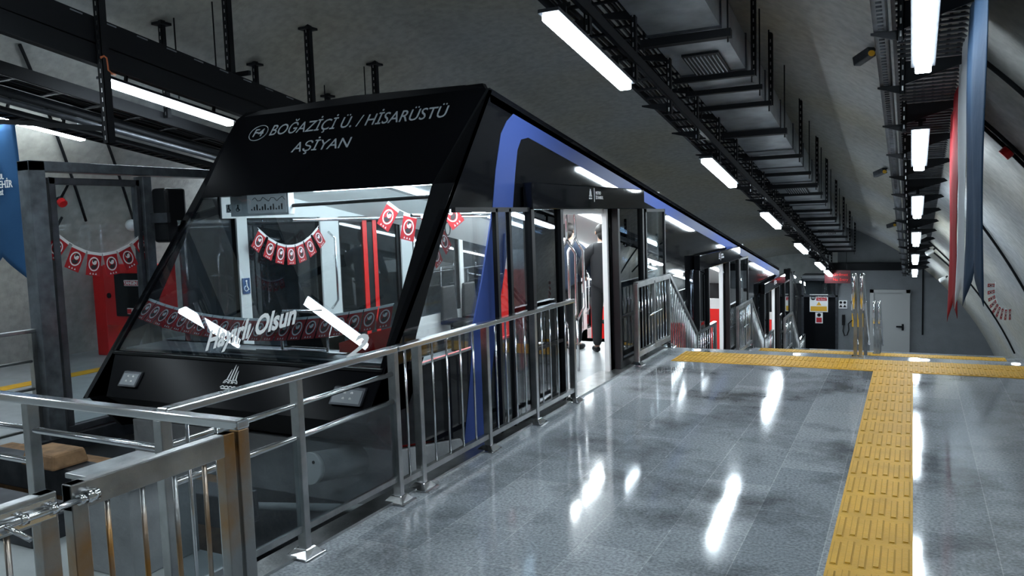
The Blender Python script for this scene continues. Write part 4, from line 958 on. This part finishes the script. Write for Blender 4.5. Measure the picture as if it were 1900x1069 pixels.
b = MB(); b.box(-5.95, -5.68, 5.5, 5.6, 2.17, 2.24); part('camera_pod', b, 'blackmatt', car, .02)
b = MB(); X = XF+.08; b.box(X, X+.006, 5.86, 5.96, 1.2, 1.36); s_ = part('wheelchair_sticker', b, 'signblue', car)
b = MB(); X += .008; b.tube([(X, 5.91, 1.33), (X+.002, 5.91, 1.33)], .012, 8); b.bar((X, 5.91, 1.315), (X, 5.915, 1.27), .01); b.bar((X, 5.915, 1.275), (X, 5.94, 1.24), .009)
b.tube([(X, 5.905+.027*math.cos(a), 1.255+.027*math.sin(a)) for a in [math.radians(d) for d in range(100, 400, 30)]], .004, 5); part('symbol', b, 'decal', s_)
# hand grips on the far door pillars
for k in range(2):
    for y in (7.2, 8.82):
        X = XF+.1; b = MB(); oy, oz = DY*k, DZ*k
        b.tube([(X, y+oy, 1.80+oz), (X+.07, y+.03+oy, 1.72+oz), (X+.07, y+.03+oy, 1.0+oz), (X, y+oy, .9+oz)], .014, 8); part('grip_handle', b, 'polish', car)
for y in (5.75, 6.1): 
    b = MB(); c = Vector((-3.75, y, 1.80)); b.tube([c+Vector((0, .045*math.cos(a), .06*math.sin(a))) for a in [math.radians(d) for d in range(0, 361, 30)]], .006, 6); b.bar(c+up*.06, c+up*.14, .02, .004); part('hanging_strap', b, 'blackmatt', car)
# blue band: up the side behind the pillar and along the roof edge
b = MB(); xb = XN+.004
left = [(5.40, .02), (5.55, .6), (5.63, 1.0), (5.80, 1.35), (6.02, 1.9), (6.12, 2.3), (6.24, 2.62), (6.36, 2.74), (6.50, 2.82)]
right = [(5.78, -.03), (5.92, .55), (6.05, 1.0), (6.22, 1.4), (6.42, 1.95), (6.50, 2.3), (6.56, 2.50), (6.64, 2.60), (6.80, 2.63)]
for i in range(len(left)-1):
    q = [left[i], right[i], right[i+1], left[i+1]]; b.prism(q, XN-.01, xb)
b.prism([(6.50, 2.82), (6.80, 2.63), (YE, roofz(YE)-.25), (YE, roofz(YE)-.08)], XN-.01, xb)
part('blue_band', b, 'blue', car)
# chassis and buffer
b = MB(); f = lambda x, y, r: (x, y, r-S*(y-4.45))
b.hexa([f(-6.0, 4.45, -.18), f(XN+.0, 4.45, -.18), f(XN+.0, YE, -.18), f(-6.0, YE, -.14), f(-6.0, 4.45, .26), f(XN+.0, 4.45, .26), f(XN+.0, YE, .26), f(-6.0, YE, .26)]); part('chassis', b, 'concrete', car, .01)
b = MB(); b.tube([(-3.60, 4.0, .235), (-3.57, 4.6, .14)], .105, 28); bf = part('buffer', b, 'concrete', car)
b = MB(); b.tube([(-3.602, 3.96, .24), (-3.60, 4.0, .235)], .108, 28); b.cur = 1
for a in (45, 135, 225, 315): c = Vector((-3.602+.07*math.cos(math.radians(a)), 3.957, .24+.07*math.sin(math.radians(a)))); b.tube([c, c+Vector((0, -.004, 0))], .012, 8)
part('buffer_plate', b, ['whiteglow', 'blackmatt'], bf)
# headlights
for xa, xb, z0 in ((-5.79, -5.58, .615), (-3.60, -3.33, .63)):
    dz = .11; y0 = 4.14+(z0-.53)*(wy(WB)-.02-4.14)/(WB-.53); m_ = (wy(WB)-.02-4.14)/(WB-.53)
    b = MB(); f = [(xa, y0-.025, z0), (xb, y0-.025, z0), (xb, y0+dz*m_-.025, z0+dz), (xa, y0+dz*m_-.025, z0+dz)]; b.hexa(f+[(p[0], p[1]+.05, p[2]) for p in f]); hl = part('headlight', b, 'darkgal', car, .005)
    b = MB(); cx = (xa+xb)/2
    for dx in (-.025, .035):
        for dzz in (.04, .075): b.tube([(cx+dx, y0+dzz*m_-.03, z0+dzz), (cx+dx, y0+dzz*m_-.022, z0+dzz)], .011, 10)
    part('lens', b, 'decal', hl)
    b = MB(); f = [(xa+.015, y0-.028+.015*m_, z0+.015), (xb-.015, y0-.028+.015*m_, z0+.015), (xb-.015, y0+.095*m_-.028, z0+.095), (xa+.015, y0+.095*m_-.028, z0+.095)]; b.hexa(f+[(p[0], p[1]+.004, p[2]) for p in f]); part('lens_panel', b, 'lensgrey', hl)
b = MB(); m_ = (wy(WB)-.02-4.14)/(WB-.53); emblem(b, (-4.60, 4.14+(.66-.53)*m_-.004, .66), (1, 0, 0), (0, m_, 1), .20); part('crest', b, 'decal', car)
# lettering on the fascia and the windscreen
fo = lambda x, z: (x, wy(z)-.004, z)
text_mesh('lettering', 'BOĞAZİÇİ Ü. / HİSARÜSTÜ', .20, fo(-5.62, 2.76), (1, 0, 0), (0, .78, 1), 'greydecal', fas, sx=.82, shear=0)
text_mesh('lettering', 'AŞİYAN', .18, fo(-4.86, 2.56), (1, 0, 0), (0, .78, 1), 'greydecal', fas, align='CENTER', shear=0)
text_mesh('lettering', 'F4', .14, fo(-5.77, 2.765), (1, 0, 0), (0, .78, 1), 'greydecal', fas, align='CENTER', bold=.002)
b = MB(); c = Vector(fo(-5.77, 2.80)); ev = Vector((0, .78, 1)).normalized(); b.tube([c+Vector((1, 0, 0))*.115*math.cos(a)+ev*.10*math.sin(a) for a in [math.radians(d) for d in range(0, 361, 15)]], .004, 6); part('line_circle', b, 'greydecal', fas)
text_mesh('windscreen_lettering', 'Hayırlı Olsun', .265, (-5.04, wy(.90)-.0, .90), (1, .217, .278), (.18, .78, 1), 'decal', ws, sx=.60, bold=.008, shear=.12)
# exterior lamp strip marks over the doors
t_ = None
# ------------------------------------------------------------------ platform screen doors
for k in range(3):
    oy, oz = DY*k, DZ*k; w_ = ['upper landing', 'second landing', 'third landing'][k]; X = -3.17
    t = thing('platform_screen_door', 'black glazed platform screen around the open car door on the %s' % w_, 'platform door', (X, 8.1+oy, oz), 'platform screen doors')
    b = MB(); b.box(X-.05, X+.05, 6.58+oy, 9.98+oy, 1.95+oz, 2.2+oz); hd = part('header_box', b, 'black', t, .01)
    b = MB(); emblem(b, (X+.052, 8.05+oy, 2.06+oz), (0, 1, 0), (0, 0, 1), .11); b.box(X+.05, X+.053, 8.16+oy, 8.17+oy, 2.03+oz, 2.18+oz); part('crest', b, 'decal', hd)
    text_mesh('lettering', 'METRO\nİSTANBUL', .05, (X+.054, 8.2+oy, 2.11+oz), (0, 1, 0), (0, 0, 1), 'decal', hd)
    b = MB()
    for y in (6.6, 7.28, 8.99, 9.95): b.box(X-.04, X+.04, y-.035+oy, y+.035+oy, oz, 1.95+oz)
    part('frame_post', b, 'blackmatt', t, .004)
    b = MB()
    for a, c in ((6.63, 7.25), (9.03, 9.92)): b.box(X-.03, X+.03, a+oy, c+oy, oz, .1+oz); b.box(X-.03, X+.03, a+oy, c+oy, .62+oz, .65+oz)
    part('kick_rail', b, 'blackmatt', t)
    for a, c in ((6.63, 7.25), (9.03, 9.92)):
        b = MB(); b.box(X-.004, X+.004, a+oy, c+oy, .1+oz, 1.95+oz); part('glass_panel', b, 'glassdark', t)
    # fixed glass panel
    t = thing('platform_screen_panel', 'fixed glazed screen panel after the car door on the %s' % w_, 'platform screen', (X, 10.6+oy, oz), 'fixed platform screen panels')
    b = MB(); b.box(X-.02, X+.02, 10.12+oy, 10.17+oy, oz, 1.95+oz); b.box(X-.02, X+.02, 11.2+oy if False else 11.0+oy, 11.04+oy, oz, 1.95+oz); b.box(X-.02, X+.02, 10.12+oy, 11.04+oy, 1.91+oz, 1.95+oz); part('frame', b, 'blackmatt', t)
    b = MB(); b.box(X-.004, X+.004, 10.17+oy, 11.0+oy, .05+oz, 1.91+oz); part('glass_panel', b, 'glass', t)
X = -3.17
t = thing('platform_screen_panel', 'fixed glazed screen panel in front of the blue band at the car nose', 'platform screen', (X, 5.9, 0), 'fixed platform screen panels')
b = MB()
for y in (5.93, 6.18): b.box(X-.02, X+.02, y-.02, y+.02, 0, 1.96)
b.box(X-.02, X+.02, 5.25, 6.58, 1.93, 1.97); part('frame', b, 'blackmatt', t)
b = MB(); b.box(X-.004, X+.004, 5.95, 6.58, .05, 1.93); part('glass_panel', b, 'glass', t)

# ------------------------------------------------------------------ white portal posts at the bottom
t = thing('lift_mast', 'tall steel mast post beside the glazed cabin door', 'post', (-3.6, 27, -3.1))
b = MB(); b.box(-3.75, -3.55, 26.9, 27.1, -3.1, -.02); part('post', b, 'blackmatt', t)
b = MB(); b.box(-3.55, -3.47, 26.85, 27.05, -3.1, -.1); b.bar((-3.5, 26.95, -.1), (-3.3, 27.0, -1.0), .05); b.bar((-3.36, 26.95, -3.0), (-3.36, 26.95, -.9), .05); part('rail', b, 'polish', t)
b = MB(); b.box(-3.95, -3.78, 25.0, 25.2, -3.5, -.35); tag(link('white_post', b, 'whiteglow'), 'white post behind the rear end of the car', 'post')

# ------------------------------------------------------------------ things in the pit at the lower left
t = thing('metal_box', 'grey metal box with a thin lid standing behind the stained gate', 'box', (-3.95, 2.9, -.02))
b = MB(); b.box(-4.2, -3.72, 2.7, 3.14, -.02, .50); part('body', b, 'concrete', t, .01)
b = MB(); b.box(-4.22, -3.70, 2.68, 3.15, .50, .53); part('lid', b, 'steel', t, .005)
b = MB(); b.box(-6.9, -3.6, 3.3, 3.5, .05, .25); tag(link('steel_beam', b, 'darkgal', bevel=.01), 'dark steel beam across the pit in front of the car', 'beam')
b = MB(); b.box(-6.9, -4.3, 3.6, 3.95, -.45, .1); tag(link('rusty_girder', b, 'wood', bevel=.01), 'rust brown girder under the car nose', 'girder')
b = MB(); b.hexa([(-5.62, 3.25, .25), (-5.2, 3.22, .25), (-5.2, 3.5, .25), (-5.62, 3.5, .25), (-5.58, 3.27, .36), (-5.22, 3.24, .36), (-5.22, 3.48, .36), (-5.58, 3.48, .36)]); tag(link('wooden_block', b, 'wood', bevel=.02), 'pale wooden block lying on the beam at the left', 'wooden block')
b = MB(); b.tube([(-4.6, 3.6, -.02), (-3.2, 4.3, -.1)], .03, 8); tag(link('bare_rod', b, 'lightconc'), 'pale horizontal rod under the buffer', 'rod')
b = MB(); b.box(-6.5, -4.7, 2.75, 3.1, -.02, .14); tag(link('dark_plinth', b, 'darkgal', bevel=.01), 'low dark plinth on the pale floor behind the gate', 'plinth')

# ------------------------------------------------------------------ people in the car
def skin_body(name, verts, edges, radii, m, parent, sub=1, root=0):
    me = bpy.data.meshes.new(name); me.from_pydata(verts, edges, []); o = bpy.data.objects.new(name, me); C.objects.link(o)
    mod = o.modifiers.new('skin', 'SKIN'); mod.use_smooth_shade = True
    sv = me.skin_vertices[0].data
    for i, r in enumerate(radii): sv[i].radius = (r, r) if not isinstance(r, tuple) else r; sv[i].use_root = (i == root)
    su = o.modifiers.new('sub', 'SUBSURF'); su.levels = sub; su.render_levels = sub
    bpy.context.view_layer.update()
    me2 = bpy.data.meshes.new_from_object(o.evaluated_get(bpy.context.evaluated_depsgraph_get())); bpy.data.objects.remove(o)
    mb = MB(); mb.v = [tuple(v.co) for v in me2.vertices]; mb.f = [tuple(p.vertices) for p in me2.polygons]; mb.m = [0]*len(mb.f); mb.smooth = [True]*len(mb.f)
    bpy.data.meshes.remove(me2)
    return link(name, mb, m, parent)
def person(x, y, rz, h, label, suit, hands, loc_z=0, trouser='suit', shoe_m='blackmatt'):
    """standing figure facing +y before the turn rz; hands = (left, right) hand positions in body space for a 1.8 m figure"""
    t = thing('person', label, 'person', (x, y, loc_z), 'people in the car'); k = h/1.8
    M4 = Matrix.Translation((x, y, loc_z)) @ Matrix.Rotation(rz, 4, 'Z') @ Matrix.Scale(k, 4)
    T = lambda p: tuple(M4 @ Vector(p))
    def grow(name, pts, ed, rad, m, par, root=0): return skin_body(name, [T(p) for p in pts], ed, [(r*k if not isinstance(r, tuple) else (r[0]*k, r[1]*k)) for r in rad], m, par, 2, root)
    sh = {-1: (-.19, 0, 1.43), 1: (.19, 0, 1.43)}; el = {}; ha = {}
    for s in (-1, 1):
        H = Vector(hands[0 if s < 0 else 1]); A = Vector(sh[s]); mid = (A+H)/2; d = (H-A); L = d.length; off = math.sqrt(max(.0004, .285**2-(L/2)**2)) if L < .57 else .02
        o_ = Vector((s*.5, -.6, -.2)); o_ -= d*(o_.dot(d)/d.length_squared); o_.normalize(); el[s] = tuple(mid+o_*off); ha[s] = tuple(H)
    pts = [(0, 0, .97), (0, 0, 1.12), (0, .0, 1.30), (0, -.01, 1.45), (0, .0, 1.54), (0, .015, 1.60), (0, .02, 1.68), (0, .02, 1.755)]
    rad = [.115, .11, .125, .10, .058, .062, .084, .06]; ed = [(i, i+1) for i in range(7)]
    for s in (-1, 1):
        i = len(pts); pts += [sh[s], el[s], ha[s]]; rad += [.05, .042, .028]; ed += [(3, i), (i, i+1), (i+1, i+2)]
        # palm and five fingers
        d = (Vector(ha[s])-Vector(el[s])).normalized(); sd = d.cross(Vector((0, 1, 0)) if abs(d.y) < .8 else Vector((0, 0, 1))).normalized(); cu = sd.cross(d)*s
        P0 = Vector(ha[s]); pm = P0+d*.065; j = len(pts); pts.append(tuple(pm)); rad.append(.024); ed.append((i+2, j))
        for q, ln in ((-1.5, .055), (-.5, .068), (.5, .072), (1.5, .062)):
            b0 = pm+sd*q*.015+d*.02; b1 = b0+d*ln*.5+cu*.008; b2 = b1+d*ln*.4+cu*.02; u = len(pts); pts += [tuple(b0), tuple(b1), tuple(b2)]; rad += [.0095, .0088, .007]; ed += [(j, u), (u, u+1), (u+1, u+2)]
        b0 = P0+d*.03+sd*.02*s; b1 = b0+sd*.022*s+d*.025; b2 = b1+d*.028; u = len(pts); pts += [tuple(b0), tuple(b1), tuple(b2)]; rad += [.011, .010, .008]; ed += [(i+2, u), (u, u+1), (u+1, u+2)]
        i = len(pts); pts += [(s*.09, 0, .92), (s*.10, .01, .50), (s*.10, -.01, .09), (s*.11, .10, .04)]; rad += [.088, .056, .038, .035]; ed += [(0, i), (i, i+1), (i+1, i+2), (i+2, i+3)]
    # nose, ears
    i = len(pts); pts += [(0, .112, 1.685)]; rad += [.012]; ed += [(6, i)]
    body = grow('body', pts, ed, rad, 'skin', t)
    for s in (-1, 1):
        b = MB(); b.sphere(T((s*.083, .01, 1.68)), (.012*k, .02*k, .03*k)); b.sphere(T((s*.03, .088, 1.70)), .011*k); part('ear', b, 'skin', t)
    b = MB(); b.sphere(T((0, .0, 1.715)), (.092*k, .105*k, .088*k), 16); b.sphere(T((0, -.035, 1.66)), (.078*k, .07*k, .09*k), 14); part('hair', b, 'hair', t)
    # jacket
    jp = [(0, 0, .80), (0, 0, 1.05), (0, 0, 1.25), (0, -.005, 1.40), (0, -.005, 1.52)]; jr = [.185, .172, .19, .172, .12]; je = [(i, i+1) for i in range(4)]
    for s in (-1, 1):
        i = len(jp); e_ = Vector(el[s]); H = Vector(ha[s]); jp += [(s*.11, 0, 1.45), (s*.20, 0, 1.415), el[s], tuple(e_+(H-e_)*.96)]; jr += [.125, .098, .070, .054]; je += [(3, i), (i, i+1), (i+1, i+2), (i+2, i+3)]
    grow('jacket', jp, je, [r if isinstance(r, float) else (r[0]*.9, r[1]*.9) for r in jr], suit, t)
    b = MB(); b.tube([T((0, -.0, 1.50)), T((0, .002, 1.55))], [.068*k, .064*k], 16); part('shirt_collar', b, 'decal', t)
    tp = [(0, 0, 1.0)]; tr = [.125]; te = []
    for s in (-1, 1):
        i = len(tp); tp += [(s*.085, 0, .88), (s*.10, .005, .50), (s*.105, -.01, .08)]; tr += [.108, .084, .066]; te += [(0, i), (i, i+1), (i+1, i+2)]
    grow('trousers', tp, te, tr, trouser, t)
    for s in (-1, 1):
        fp = [(s*.105, -.05, .045), (s*.107, .06, .045), (s*.115, .17, .032)]; grow('shoe', fp, [(0, 1), (1, 2)], [.045, .048, .036], shoe_m, t, 1)
    return t
person(-4.33, 10.28, math.radians(-8), 1.80, 'person in a navy suit jacket seen from behind through the open car door, left', 'navy', [(-.26, .22, 1.0), (.30, .18, 1.02)])
person(-3.80, 10.2, math.radians(35), 1.77, 'person in a black suit seen from behind through the open car door, right', 'suit', [(-.20, .30, 1.06), (.12, .32, 1.08)])
